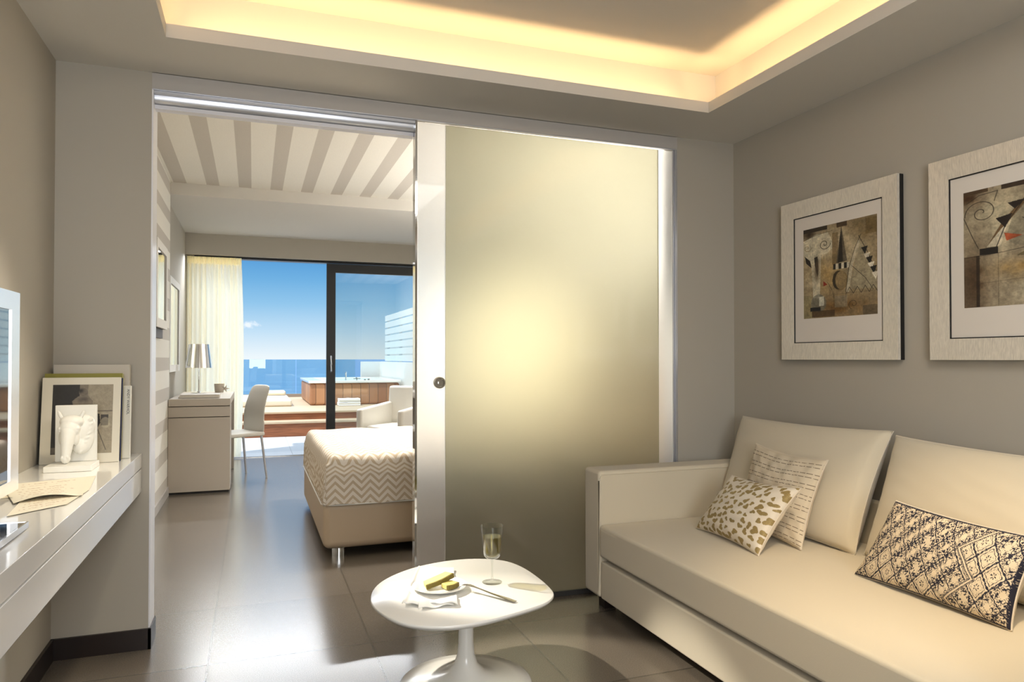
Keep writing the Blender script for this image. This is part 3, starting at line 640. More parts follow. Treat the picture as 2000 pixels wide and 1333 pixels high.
# ================================================================== LIVING ROOM: SOFA
sf = thing('sofa', 'long cream linen sofa with square arms against the right wall', 'sofa', (2.0, 2.0, 0))
obj('base', box(1.552, 2.46, 1.0, 3.035, .065, .240), M_linen, sf, bevel=.008)
bm = bmesh.new(); bx(bm, 1.545, 2.46, 1.0, 3.035, .262, .412)
bmesh.ops.subdivide_edges(bm, edges=bm.edges, cuts=10, use_grid_fill=True)
for v in bm.verts:
    if v.co.z > .40:
        u = (v.co.x - 1.545) / .915; q = (v.co.y - 1.0) / 2.035; v.co.z += .016 * max(0, math.sin(math.pi * min(1, max(0, u)))) ** .6 * max(0, math.sin(math.pi * q)) ** .4
obj('seat_cushion', bm, M_linen, sf, bevel=.03, segs=5)
for y0, y1 in ((3.04, 3.20), (.83, .99)):
    bm = bmesh.new(); v = bx(bm, 1.545, 2.50, y0, y1, .065, .665)
    for q in v:
        if q.co.z < .1: q.co.x += .0
    o = obj('arm', bm, M_linen, sf, bevel=.018, segs=4)
    bm = bmesh.new(); yi = y0 if y0 > 2 else y1; tube(bm, [(2.48, yi, .648), (1.562, yi, .648), (1.545, yi, .62), (1.545, yi, .10)], .0028, 6); obj('seam', bm, M_linen, sf)
obj('backrest', box(2.465, 2.503, .995, 3.035, .065, .60), M_linen, sf, bevel=.015)
for x in (1.62, 2.42):
    for y in (.9, 3.1): obj('foot', box(x - .03, x + .03, y - .03, y + .03, 0, .065), M_dark, sf, smooth=False)

def pillow_pts(TL, TR, BR, BL, T, nu, nv, pinch=.06, power=.38, wr=.004, seed=1, facing=(-1, 0, .3)):
    TL, TR, BR, BL = map(np.array, (TL, TR, BR, BL)); u = np.linspace(0, 1, nu)[None, :, None]; v = np.linspace(0, 1, nv)[:, None, None]
    pin = lambda t: np.clip(np.sin(np.pi * t), 0, 1) ** .8
    uu = u + pinch * (.5 - u) * pin(v) * 1.0; vv = v + pinch * (.5 - v) * pin(u) * 1.0
    P = TL * (1 - uu) * (1 - vv) + TR * uu * (1 - vv) + BR * uu * vv + BL * (1 - uu) * vv
    n_ = np.cross(TR - TL, BL - TL); n_ = n_ / np.linalg.norm(n_)
    if np.dot(n_, facing) < 0: n_ = -n_
    puff = np.clip(np.sin(np.pi * u) * np.sin(np.pi * v), 0, 1) ** power
    rg = np.random.default_rng(seed); wrk = np.zeros((nv, nu, 1))
    for k in range(7):
        a = rg.random() * 6.28; f = 5 + rg.random() * 12; wrk += np.sin(f * (u * math.cos(a) + v * math.sin(a)) * 3 + rg.random() * 6) / (1 + k)
    edge = 1 - np.clip(puff, 0, 1)
    bulge = n_ * (T / 2 * puff + wr * wrk * puff * (.35 + edge))
    return P + bulge, P - bulge
def pillow(name, label, corners, T, material, col=None, nu=60, nv=50, back_col=None, group=None, zmin=None, **k):
    F, Bk = pillow_pts(*corners, T, nu, nv, **k)
    if zmin is not None:
        for A in (F, Bk): A[..., 2] = np.maximum(A[..., 2], zmin)
    t = thing(name, label, 'cushion', [float(q) for q in (np.array(corners[2]) + np.array(corners[3])) / 2], group)
    me = grid_mesh(F, col if col is not None else np.ones((nv, nu, 4)) * np.array([.7, .65, .53, 0])); a = link('front_cover', me, material, t, angle=180)
    bc = np.ones((nv, nu, 4)) * np.array(back_col if back_col is not None else [.7, .65, .53, 0]); me = grid_mesh(Bk, bc); link('back_cover', me, material, t, angle=180)
    bm = bmesh.new(); ringp = [tuple(F[0, i]) for i in range(0, nu, 2)] + [tuple(F[i, -1]) for i in range(0, nv, 2)] + [tuple(F[-1, i]) for i in range(nu - 1, -1, -2)] + [tuple(F[i, 0]) for i in range(nv - 1, -1, -2)]
    ringp.append(ringp[0]); tube(bm, ringp, .003, 6); pm = bpy.data.materials.get('seam_' + name) or mat('seam_' + name, tuple((back_col or [.66, .60, .49])[:3]), .85); obj('edge_seam', bm, pm, t)
    return t
pillow('back_cushion', 'large plain cream back cushion at the far end of the sofa, by the arm', [(2.40, 3.075, .900), (2.40, 2.150, .910), (2.235, 2.185, .425), (2.21, 3.03, .425)], .20, M_linen, group='back cushions', pinch=.055, power=.32, wr=.0012, seed=3, zmin=.425)
pillow('back_cushion', 'large plain cream back cushion behind the navy embroidered pillow', [(2.415, 2.150, .892), (2.415, 1.24, .882), (2.25, 1.20, .425), (2.265, 2.172, .425)], .20, M_linen, group='back cushions', pinch=.055, power=.32, wr=.0012, seed=8, zmin=.425)

# gold spotted pillow
nu, nv = 300, 210; U, V = np.meshgrid(np.linspace(0, .34, nu), np.linspace(0, .30, nv))
pts = []
rg = np.random.default_rng(5)
for i in range(4000):
    p = rg.random(2) * (.34, .30)
    if all(np.hypot(*(p - q)) > .0265 for q in pts): pts.append(p)
fac = np.zeros_like(U)
for p in pts:
    r = .0075 + rg.random() * .0065; a = rg.random() * 6.28; el_ = .75 + rg.random() * .5
    dx, dy = U - p[0], V - p[1]; ang = np.arctan2(dy, dx); rr = np.hypot(dx * el_, dy / el_)
    fac = np.maximum(fac, (rr < r * (1 + .22 * np.sin(2 * ang + a) + .2 * np.sin(3 * ang + 2 * a))).astype(float))
gl = rg.random(U.shape) * .5 + .75
col = np.concatenate([np.array([.74, .67, .56]) * (1 - fac[..., None]) + np.array([.34, .25, .10]) * fac[..., None] * gl[..., None], (fac * .3)[..., None]], -1)
pillow('throw_pillow', 'small cream throw pillow with metallic gold leopard spots, frontmost of the far group', [(2.03, 2.68, .674), (2.02, 2.238, .692), (1.862, 2.297, .428), (1.905, 2.778, .428)], .13, M_attr_gold, col, nu, nv, [.70, .62, .50, 0], pinch=.10, seed=2, zmin=.427)
# dashed stripe pillow
nu, nv = 260, 260; U, V = np.meshgrid(np.linspace(0, 1, nu), np.linspace(0, 1, nv))
vw = V + .006 * np.sin(U * 9)
fac = np.zeros_like(U)
for k in range(8):
    for o2 in (0, .042): fac = np.maximum(fac, (np.abs(vw - (.075 + k * .122 + o2)) < .0036) & (((U * 13 + k * .37) % 1) < .82))
col = np.concatenate([np.array([.66, .57, .43]) * (1 - fac[..., None]) + np.array([.17, .125, .08]) * fac[..., None], 0 * U[..., None]], -1)
pillow('throw_pillow', 'square beige throw pillow with dashed pinstripes behind the leopard-spotted one', [(2.20, 2.725, .806), (2.20, 2.285, .788), (2.075, 2.302, .430), (2.075, 2.73, .430)], .12, M_attr, col, nu, nv, [.62, .53, .40, 0], pinch=.10, seed=6, zmin=.428)
# embroidered lumbar pillow
nu, nv = 420, 260; Wc, Hc = 56.0, 31.0; U, V = np.meshgrid(np.linspace(0, Wc, nu), np.linspace(0, Hc, nv))
def hsh(a, b): return np.mod(np.sin(a * 127.1 + b * 311.7) * 43758.5453, 1)
wob = .12 * np.sin(U * 4.1) + .12 * np.sin(V * 5.3)
A = (U / 7.2 + V / 10.5) + wob * .10; Bq = (U / 7.2 - V / 10.5) + wob * .10
ia, ib = np.floor(A), np.floor(Bq); fa, fb = np.abs(A - ia - .5), np.abs(Bq - ib - .5); d = np.maximum(fa, fb)
diam = ((np.floor(ia / 3) + np.floor(ib / 2)) % 2 == 0) & (hsh(np.floor(ia / 3), np.floor(ib / 2)) > .15)
line_ = (d > .452) | ((d > .335) & (d < .372)) | ((d > .25) & (d < .265) & (hsh(np.floor(U * 3), np.floor(V * 3)) > .5))
ca, cb = A - ia - .5, Bq - ib - .5; rc = np.hypot(ca, cb); an = np.arctan2(cb, ca)
flower = (rc > .06) & (rc < .17) & (np.abs(((an / (2 * np.pi) * 6) % 1) - .5) < .22)
nav = diam & (line_ | flower)
# dense hooked stitches elsewhere, mirrored inside each lattice cell
ma, mb = np.abs(ca) * 2, np.abs(cb) * 2; kk = hsh(ia, ib)
h1 = hsh(np.floor(ma * 9) + np.floor(kk * 5) * 13, np.floor(mb * 9)); h2 = hsh(np.floor(mb * 7) + 31, np.floor(ma * 11))
stitch = (h1 > .44) & (h2 > .14); stitch = stitch | (np.maximum(ma, mb) > .93)
open_ = (np.maximum(ma, mb) < .30) | ((np.minimum(ma, mb) < .07) & (ma + mb < .7))
nav = nav | (~diam & stitch & ~open_)
# zigzag band on the right
zz = 40 + 5 * np.abs(((V / 9.5) % 2) - 1) * 1.5 - 3; band = np.abs(U - zz)
nav = np.where(band < 1.15, (band > .35) & ((((V * 2.3) % 1) < .6) | (band < .65)), nav)
edge = (V < .5) | (V > Hc - .7) | (U < .5) | (U > Wc - .7); nav = nav | edge
rgn = RNG.random(U.shape) < .04; fac = (nav & ~rgn).astype(float)
col = np.concatenate([np.array([.70, .59, .43]) * (1 - fac[..., None]) + np.array([.012, .012, .028]) * fac[..., None], 0 * U[..., None]], -1)
pillow('throw_pillow', 'oblong beige pillow densely embroidered in navy diamonds at the near end of the sofa', [(2.10, 1.872, .706), (2.10, 1.385, .690), (2.024, 1.421, .428), (2.028, 1.985, .428)], .13, M_attr, col, nu, nv, [.62, .53, .40, 0], pinch=.07, power=.34, seed=11, zmin=.427)

# ================================================================== COFFEE TABLE
tb = thing('coffee_table', 'low white pedestal coffee table with rounded asymmetric top', 'table', (.745, 2.56, 0))
raw = [(0.398, 2.566), (0.42, 2.659), (0.481, 2.77), (0.603, 2.877), (0.733, 2.927), (0.847, 2.936), (0.941, 2.906), (1.012, 2.845), (1.047, 2.725), (1.052, 2.545), (1.042, 2.428), (1.025, 2.374), (0.978, 2.319), (0.899, 2.28), (0.794, 2.244), (0.697, 2.218), (0.589, 2.215), (0.495, 2.259), (0.435, 2.334), (0.402, 2.441), (0.394, 2.511)]
pl = np.array(raw); dens = []
n_ = len(pl)
for i in range(n_):
    p0, p1, p2, p3 = pl[i - 1], pl[i], pl[(i + 1) % n_], pl[(i + 2) % n_]
    for k in range(8):
        t_ = k / 8; dens.append(.5 * ((2 * p1) + (-p0 + p2) * t_ + (2 * p0 - 5 * p1 + 4 * p2 - p3) * t_ ** 2 + (-p0 + 3 * p1 - 3 * p2 + p3) * t_ ** 3))
dens = np.array(dens)
for _ in range(14): dens = (np.roll(dens, 1, 0) + dens * 2 + np.roll(dens, -1, 0)) / 4
ctr = dens.mean(0); bm = bmesh.new(); rings = []
for sc_, z in ((.90, .322), (.97, .326), (1.0, .336), (1.001, .340), (.998, .344), (.994, .345)):
    rings.append([bm.verts.new((*(ctr + (p - ctr) * sc_), z)) for p in dens])
for a, b in zip(rings, rings[1:]):
    for i in range(len(a)): bm.faces.new((a[i], a[(i + 1) % len(a)], b[(i + 1) % len(a)], b[i]))
bm.faces.new(rings[0][::-1]); bm.faces.new(rings[-1]); obj('tabletop', bm, M_tabletop, tb, angle=50)
obj('pedestal', lathe([(0, 0), (.238, 0), (.243, .004), (.238, .009), (.19, .016), (.12, .028), (.07, .046), (.043, .075), (.032, .11), (.028, .15), (.027, .24), (.032, .29), (.06, .321), (0, .321)], 72, (.745, 2.545, 0)), M_tabletop, tb, angle=60)

# wine glass
ZT = .3455; gx, gy = .862, 2.590
wg = thing('wine_glass', 'stemmed glass of white wine standing on the coffee table', 'glass', (gx, gy, ZT))
obj('bowl_and_stem', lathe([(0, .0005), (.037, .0005), (.038, .002), (.030, .004), (.010, .007), (.0045, .013), (.0035, .03), (.0035, .07), (.006, .083), (.012, .090), (.024, .095), (.031, .103), (.0345, .118), (.0435, .217), (.0425, .2175), (.0332, .119), (.029, .106), (.02, .099), (0, .097)], 64, (gx, gy, ZT)), G_wine, wg, angle=60)
obj('wine', lathe([(0, .0975), (.019, .0995), (.0285, .1063), (.0328, .119), (.0380, .176), (0, .176)], 64, (gx, gy, ZT)), G_liq, wg, angle=50)

# napkin
nv_, nu_ = 60, 60; U, V = np.meshgrid(np.linspace(0, 1, nu_), np.linspace(0, 1, nv_))
c0, c1_, c2, c3 = np.array([.635, 2.86]), np.array([.765, 2.79]), np.array([.665, 2.37]), np.array([.485, 2.44])
Pn = c0 * ((1 - U) * (1 - V))[..., None] + c1_ * (U * (1 - V))[..., None] + c2 * (U * V)[..., None] + c3 * ((1 - U) * V)[..., None]
hgt = .004 + .004 * np.sin(U * 7 + 1) * np.sin(V * 6) ** 2 + .006 * np.clip(np.sin(U * 5 + V * 4), 0, 1) + .014 * np.exp(-((V - .97) / .05) ** 2) * (.4 + .6 * np.sin(U * 9) ** 2) + .008 * np.exp(-((U - .03) / .04) ** 2) + .010 * np.exp(-((V - .03) / .05) ** 2) * U
rp_ = np.hypot(Pn[..., 0] - .652, Pn[..., 1] - 2.572); hgt = np.where(rp_ < .085, .002 + 0 * hgt, np.where(rp_ < .115, np.minimum(hgt, .006), hgt))
npk = thing('cloth_napkin', 'crumpled white cloth napkin under the plate', 'napkin', (.62, 2.6, ZT))
P3 = np.concatenate([Pn, (ZT + hgt)[..., None]], -1); o = link('cloth', grid_mesh(P3), M_cloth, npk, angle=180); o.modifiers.new('thick', 'SOLIDIFY').thickness = .0015
U2, V2 = np.meshgrid(np.linspace(0, 1, 30), np.linspace(0, 1, 20)); q0, q1, q2, q3 = np.array([.55, 2.455]), np.array([.665, 2.445]), np.array([.655, 2.385]), np.array([.53, 2.385])
Pq = q0 * ((1 - U2) * (1 - V2))[..., None] + q1 * (U2 * (1 - V2))[..., None] + q2 * (U2 * V2)[..., None] + q3 * ((1 - U2) * V2)[..., None]
hq = .013 + .012 * np.sin(np.pi * V2) * (1 - U2 * .5) + .004 * np.sin(U2 * 10); o = link('fold', grid_mesh(np.concatenate([Pq, (ZT + hq - .006)[..., None]], -1)), M_cloth, npk, angle=180); o.modifiers.new('thick', 'SOLIDIFY').thickness = .0015
# plate
pcx, pcy, pz = .652, 2.572, ZT + .0045
tag(obj('dessert_plate', lathe([(0, .0), (.055, 0), (.06, .002), (.098, .013), (.101, .0145), (.100, .0165), (.082, .0125), (.072, .0075), (.055, .006), (0, .006)], 72, (pcx, pcy, pz)), M_plas, angle=60), 'small white porcelain plate holding pineapple on the coffee table', 'plate')
# pineapple chunks
def chunk(label, c, rot, tilt, L_, H_, W_):
    t = thing('pineapple_piece', label, 'fruit', c, 'pineapple pieces')
    M = Matrix.Translation(Vector(c)) @ Matrix.Rotation(rot, 4, 'Z') @ Matrix.Rotation(tilt, 4, 'Y')
    arc = [(-L_ / 2 + L_ * k / 12, -W_ / 2 - .25 * W_ * math.sin(math.pi * k / 12)) for k in range(13)]
    top_ = [(L_ / 2 * .86, W_ / 2), (-L_ / 2 * .8, W_ / 2)]
    bm = bmesh.new(); prism(bm, arc + top_, 0, H_); bmesh.ops.transform(bm, matrix=M, verts=bm.verts); obj('flesh', bm, M_pine, t, bevel=.002)
    bm = bmesh.new(); arc2 = [(x * 1.03, y - .006 - .0015 * math.sin(k * 2.3)) for k, (x, y) in enumerate(arc)]; prism(bm, [(x, y - .0003) for x, y in arc] + arc2[::-1], .001, H_ - .001); bmesh.ops.transform(bm, matrix=M, verts=bm.verts); obj('rind', bm, M_rind, t)
chunk('long pineapple wedge leaning across the plate', (.648, 2.592, pz + .019), R(18), R(-11), .118, .018, .036)
chunk('smaller pineapple wedge lying flat on the plate, nearer the fork', (.682, 2.553, pz + .0085), R(30), 0, .058, .017, .034)
# fork
fk = bmesh.new(); path = [(.867, 2.346), (.845, 2.376), (.807, 2.432), (.775, 2.478), (.757, 2.503)]; zf = [.004, .008, .013, .020, .0235]
wds = [.0095, .0105, .0062, .0045, .008]; prev = None
for (x, y), z, wdt in zip(path, zf, wds):
    dx, dy = -.55, .83; nx_, ny_ = dy, -dx
    r_ = [fk.verts.new((x + s * nx_ * wdt, y + s * ny_ * wdt, ZT + z + h)) for s, h in ((-1, 0), (-.4, .0018), (.4, .0018), (1, 0), (0, -.0012))]
    if prev:
        for i in range(5): fk.faces.new((prev[i], prev[(i + 1) % 5], r_[(i + 1) % 5], r_[i]))
    else: fk.faces.new(r_)
    prev = r_
fk.faces.new(prev)
ft = thing('dessert_fork', 'small steel dessert fork resting on the plate rim', 'fork', (.81, 2.43, ZT)); obj('handle', fk, M_steel, ft, angle=60)
bm = bmesh.new(); base = Vector((.757, 2.503, ZT + .0235)); dv_ = Vector((-.55, .83, 0)).normalized(); nv2 = Vector((dv_.y, -dv_.x, 0))
for k in range(4):
    o_ = (k - 1.5) * .0042; tube(bm, [base + nv2 * o_ * .7, base + dv_ * .016 + nv2 * o_ + Vector((0, 0, .001)), base + dv_ * .045 + nv2 * o_ + Vector((0, 0, -.003))], [.0019, .0014, .0008], 6)
bx_ = [base + nv2 * s * .0075 + dv_ * d_ + Vector((0, 0, z)) for z in (-.001, .001) for d_ in (-.002, .012) for s in (-1, 1)]
vv = [bm.verts.new(p) for p in bx_]
for f in ((0, 2, 3, 1), (4, 5, 7, 6), (0, 1, 5, 4), (2, 6, 7, 3), (0, 4, 6, 2), (1, 3, 7, 5)): bm.faces.new([vv[i] for i in f])
obj('tines', bm, M_steel, ft)

# ================================================================== WALL DESK (living room)
wk = thing('wall_desk', 'white lacquered floating shelf desk along the left wall', 'desk', (-.59, 1.0, .65))
obj('desktop', box(XL + .001, -.430, -1.5, D0 - .001, .750, .808), M_lacq, wk, bevel=.0015, segs=2)
for y0, y1 in ((-1.5, .29), (.30, D0 - .002)): obj('drawer_front', box(-.45, -.431, y0, y1, .650, .744), M_lacq, wk, bevel=.001, segs=2)
obj('body', box(XL + .001, -.451, -1.5, D0 - .001, .648, .7495), M_lacq, wk, smooth=False)

# television
tv = thing('television', 'flat black television on the wall desk, its bezel coloured bright to stand for a reflection', 'television', (-.64, 1.75, .809))
bm = bmesh.new(); bx(bm, -.662, -.622, 1.12, 2.351, .835, 1.384); obj('housing', bm, M_blackgl, tv, bevel=.004)
bm = bmesh.new()
for q in ((1.12, 2.351, 1.333, 1.384), (1.12, 2.351, .835, .868), (2.281, 2.351, .868, 1.333), (1.12, 1.19, .868, 1.333)): bx(bm, -.6215, -.616, *q)
obj('bezel', bm, M_tvbezel, tv, smooth=False)
obj('screen', box(-.6218, -.6195, 1.19, 2.281, .868, 1.333), M_blackgl, tv, smooth=False)
obj('neck', box(-.66, -.635, 1.62, 1.84, .828, .90), M_blackgl, tv, smooth=False)
obj('stand_base', box(-.735, -.488, 1.50, 1.925, .812, .824), M_blackgl, tv, bevel=.002)
bm = bmesh.new(); bx(bm, -.4878, -.484, 1.50, 1.925, .811, .825); bx(bm, -.735, -.484, 1.9252, 1.928, .811, .825); obj('stand_trim', bm, M_chrome, tv, smooth=False)

# papers on the desk
def paper(label, c, zz, lift, seed):
    cs = [np.array(p) for p in c]; n1, n2 = 60, 44; U, V = np.meshgrid(np.linspace(0, 1, n1), np.linspace(0, 1, n2))
    P = cs[0] * ((1 - U) * (1 - V))[..., None] + cs[1] * (U * (1 - V))[..., None] + cs[2] * (U * V)[..., None] + cs[3] * ((1 - U) * V)[..., None]
    z = zz + lift * V ** 3 * np.sin(np.pi * np.clip(U * 1.1, 0, 1)); cv = Canvas(n1, n2, (.93, .90, .82)); rg = np.random.default_rng(seed)
    for k in range(5):
        y = .18 + k * .15
        ink = (np.abs(cv.Y - y - .012 * np.sin(cv.X * 90)) < .018) & (np.sin(cv.X * 70 + k * 3) + np.sin(cv.X * 23) > -.3) & (cv.X > .12) & (cv.X < .7 + .2 * rg.random())
        cv.mix(ink.astype(float), (.62, .45, .33), .4)
    o = link('sheet_of_paper', grid_mesh(np.concatenate([P, z[..., None]], -1), cv.rgba()), M_attr_print); tag(o, label, 'paper', 'papers on the wall desk'); return o
paper('handwritten paper sheet on the wall desk, nearest the horse sculpture', [(-.70, 2.62), (-.49, 2.71), (-.455, 2.42), (-.66, 2.36)], .8095, .0, 1)
paper('handwritten paper sheet with raised near edge in the middle of the loose papers', [(-.69, 2.50), (-.50, 2.60), (-.452, 2.32), (-.60, 2.25)], .8125, .012, 2)
paper('handwritten paper sheet lying closest to the television', [(-.60, 2.34), (-.455, 2.42), (-.465, 2.20), (-.57, 2.08)], .8108, .0, 3)

# books leaning in the corner
def book(label, x0, x1, y, t_, h, lean, cover, spine_text=None, picture=None, page=(.78, .72, .60)):
    o = thing('book', label, 'book', (x0, y, .8085), 'books in the desk corner'); o['_w'] = 0
    o.rotation_euler = (-R(lean), 0, 0); o.location = ((x0 + x1) / 2, y, .809); w2 = (x1 - x0) / 2
    bm = bmesh.new(); bx(bm, -w2, w2, 0, .003, 0, h); bx(bm, -w2, w2, t_ - .003, t_, 0, h); bx(bm, w2 - .003, w2, .003, t_ - .003, 0, h)
    obj('cover', bm, cover, o, smooth=False)
    obj('pages', box(-w2 + .004, w2 - .0035, .0034, t_ - .0034, .004, h - .004), mat('book_pages', page, .9), o, smooth=False)
    if spine_text:
        cu_ = bpy.data.curves.new('txt', 'FONT'); cu_.body = spine_text; cu_.size = .0135; cu_.extrude = .0002; cu_.align_x = 'LEFT'; cu_.align_y = 'CENTER'
        tmp = bpy.data.objects.new('txt', cu_); COL.objects.link(tmp); dg = bpy.context.evaluated_depsgraph_get(); dg.update(); me = bpy.data.meshes.new_from_object(tmp.evaluated_get(dg)); bpy.data.objects.remove(tmp)
        me.transform(Matrix.Translation((w2 - .0085, -.0005, h - .014)) @ Matrix(((0, 1, 0, 0), (0, 0, -1, 0), (-1, 0, 0, 0), (0, 0, 0, 1))))
        me.materials.clear(); link('spine_lettering', me, M_ink, o, smooth=False)
    if picture:
        cv, (px0, px1, pz0, pz1) = picture; flat_picture('cover_photo', cv, (px0, -.0006, pz1), (px1, -.0006, pz1), (px0, -.0006, pz0), o)
    return o
cv = Canvas(150, 190, (.60, .56, .48)); cv.rect(0, .44, 0, 1, (.16, .15, .14)); cv.rect(.44, .58, 0, .5, (.50, .46, .40)); cv.rect(0, .5, .9, 1, (.38, .35, .31)); cv.rect(.6, 1, .38, .40, (.45, .41, .36)); cv.rect(.80, .93, .44, .60, (.25, .23, .21)); cv.ell(.88, .56, .08, .08, (.72, .68, .58), .5)
cv.ell(.50, .11, .075, .055, (.44, .40, .35)); cv.blot(.46, .09, .05, .04, (.12, .11, .10), .9); cv.poly([(.32, .24), (.42, .17), (.58, .16), (.66, .24), (.66, .42), (.36, .42)], (.50, .46, .40)); cv.blot(.5, .22, .1, .05, (.25, .22, .2), .8)
cv.poly([(.64, .42), (.78, .43), (.80, .56), (.74, .66), (.62, .60)], (.13, .12, .12)); cv.line([(.72, .58), (.90, .95)], .006, (.30, .27, .24)); cv.rect(.62, .66, .62, 1, (.38, .34, .3)); cv.rect(.67, .75, .76, .97, (.45, .41, .36)); cv.line([(.67, .76), (.75, .76), (.75, .92), (.67, .98)], .006, (.15, .14, .13)); cv.grain(.12)
M_bw = mat('white_book_cover', (.74, .69, .57), .45); M_bc = mat('cream_book_cover', (.60, .55, .47), .6); M_by = mat('yellow_book_cover', (.62, .52, .30), .5)
book('front book in the corner stack with a black and white photograph on its cream cover', -.737, -.478, 3.055, .012, .322, 7.5, M_bw, picture=(cv, (-.095, .105, .035, .295)))
book('thin dark navy book right behind the photo-covered book', -.735, -.475, 3.082, .010, .318, 7.0, M_navy)
book('olive green topped book in the middle of the corner stack', -.742, -.480, 3.108, .030, .336, 6.5, M_goldmat)
book('white book with black vertical spine lettering in the corner stack', -.730, -.455, 3.150, .026, .285, 5, mat('white_spine', (.80, .77, .68), .5), spine_text='ANDY WARHOL')
book('tallest pale book standing rearmost against the wall', -.732, -.468, 3.205, .034, .368, 4, M_bc)

# horse head bookend
hb = thing('horse_bookend', 'white carved horse head bookend on the wall desk', 'sculpture', (-.595, 2.93, .8085))
obj('base_plate', box(-.672, -.527, 2.835, 2.975, .8085, .829), M_marble, hb, bevel=.002)
obj('back_slab', box(-.664, -.534, 2.955, 2.975, .8295, 1.032), M_marble, hb, bevel=.002)
def blob(bm, c, r, rot=(0, 0, 0)):
    M = Matrix.Translation(Vector(c)) @ Matrix.Rotation(rot[2], 4, 'Z') @ Matrix.Rotation(rot[1], 4, 'Y') @ Matrix.Rotation(rot[0], 4, 'X') @ Matrix.Diagonal((*r, 1))
    bmesh.ops.create_icosphere(bm, subdivisions=3, radius=1, matrix=M)
bm = bmesh.new(); hx, hy, hz = -.600, 2.925, .829
blob(bm, (hx + .022, hy + .020, hz + .120), (.042, .022, .052), (0, R(25), 0))      # crest of the neck
blob(bm, (hx + .034, hy + .022, hz + .078), (.026, .018, .050), (0, R(12), 0))
blob(bm, (hx + .020, hy + .018, hz + .060), (.026, .018, .034), (0, R(20), 0))
blob(bm, (hx - .006, hy - .002, hz + .146), (.038, .028, .024))                      # poll
blob(bm, (hx - .010, hy - .012, hz + .122), (.033, .027, .034))                      # forehead
for k in range(17):                                                                    # long tapering nose
    f = k / 16; blob(bm, (hx - .012 - .006 * f, hy - .022 - .010 * f, hz + .108 - .088 * f), (.025 - .011 * f, .022 - .008 * f, .028 - .008 * f))
blob(bm, (hx - .018, hy - .032, hz + .018), (.0165, .014, .012))
blob(bm, (hx - .018, hy - .028, hz + .009), (.012, .011, .008))
for s in (-1, 1):
    blob(bm, (hx - .010 + s * .027, hy - .020, hz + .124), (.008, .009, .009))       # brow
    blob(bm, (hx - .011 + s * .0265, hy - .024, hz + .114), (.0045, .0045, .0045))   # eye
    blob(bm, (hx - .013 + s * .020, hy - .006, hz + .090), (.012, .018, .028))       # cheek
    blob(bm, (hx - .018 + s * .009, hy - .043, hz + .024), (.0045, .004, .006))      # nostril
    blob(bm, (hx - .008 + s * .034, hy + .000, hz + .170), (.0065, .006, .018), (0, R(s * 22), 0))  # ear
for k in range(8): blob(bm, (hx + .050 - .0006 * k * k, hy + .010, hz + .150 - k * .016), (.012, .008, .006), (0, R(-35), 0))
o = obj('horse_head', bm, M_marble, hb, angle=180); rm = o.modifiers.new('r', 'REMESH'); rm.mode = 'VOXEL'; rm.voxel_size = .0017; rm.use_smooth_shade = True; sm_ = o.modifiers.new('s', 'SMOOTH'); sm_.iterations = 6

# ================================================================== WALL PICTURES
def picture(label, y0, z0, W_, H_, cvs, pr):
    """y0 = far (left in view) edge, picture spans y0 -> y0-W"""
    t = thing('framed_picture', label, 'picture', (XR, y0 - W_ / 2, z0), 'framed abstract prints'); y1 = y0 - W_; b = .080; x = XR
    obj('backing', box(x - .022, x - .0005, y1, y0, z0, z0 + H_), M_black, t, smooth=False)
    fr = bmesh.new(); xo, xi = x - .030, x - .036
    outer = [(y0, z0), (y1, z0), (y1, z0 + H_), (y0, z0 + H_)]; inner = [(y0 - b, z0 + b), (y1 + b, z0 + b), (y1 + b, z0 + H_ - b), (y0 - b, z0 + H_ - b)]
    for i in range(4):
        j = (i + 1) % 4; f0 = [(xi, *outer[i]), (xi, *outer[j]), (xo, *inner[j]), (xo, *inner[i])]; b0 = [(x - .0222, *p[1:]) for p in f0]
        va = [fr.verts.new(p) for p in f0]; vb = [fr.verts.new(p) for p in b0]
        fr.faces.new(va); fr.faces.new(vb[::-1])
        for k in range(4): fr.faces.new((va[k], va[(k + 1) % 4], vb[(k + 1) % 4], vb[k]))
    obj('frame', fr, M_silverleaf, t, smooth=False)
    bm = bmesh.new()
    for i in range(4):
        pass
    ii = .004; bx(bm, x - .0285, x - .0225, y1 + b - .001, y1 + b + ii, z0 + b, z0 + H_ - b); bx(bm, x - .0285, x - .0225, y0 - b - ii, y0 - b + .001, z0 + b, z0 + H_ - b); bx(bm, x - .0285, x - .0225, y1 + b, y0 - b, z0 + b - .001, z0 + b + ii); bx(bm, x - .0285, x - .0225, y1 + b, y0 - b, z0 + H_ - b - ii, z0 + H_ - b + .001)
    obj('inner_lip', bm, M_black, t, smooth=False)
    obj('mat_board', box(x - .0245, x - .0225, y1 + b, y0 - b, z0 + b, z0 + H_ - b), M_matboard, t, smooth=False)
    xa = x - .0252; flat_picture('print', cvs, (xa, pr[0], pr[3]), (xa, pr[1], pr[3]), (xa, pr[0], pr[2]), t)
INK = (.13, .10, .08)
c = Canvas(260, 350, (.56, .49, .37))
for a in [(.2, .25, .3, .25, (.78, .74, .63)), (.7, .3, .25, .2, (.75, .70, .58)), (.5, .2, .3, .15, (.72, .66, .54)), (.35, .55, .2, .2, (.66, .55, .35)), (.85, .1, .2, .15, (.45, .38, .25)), (.5, .9, .5, .12, (.45, .33, .18)), (.1, .6, .15, .2, (.68, .62, .50)), (.8, .62, .25, .12, (.62, .58, .48))]: c.blot(*a, .85)
c.rect(0, .35, 0, .045, (.14, .11, .08), .9); c.rect(.48, .62, 0, .05, (.22, .16, .1), .85); c.rect(.86, 1, .02, .18, (.42, .34, .2), .7); c.blot(.1, .06, .12, .06, (.2, .15, .1), .9)
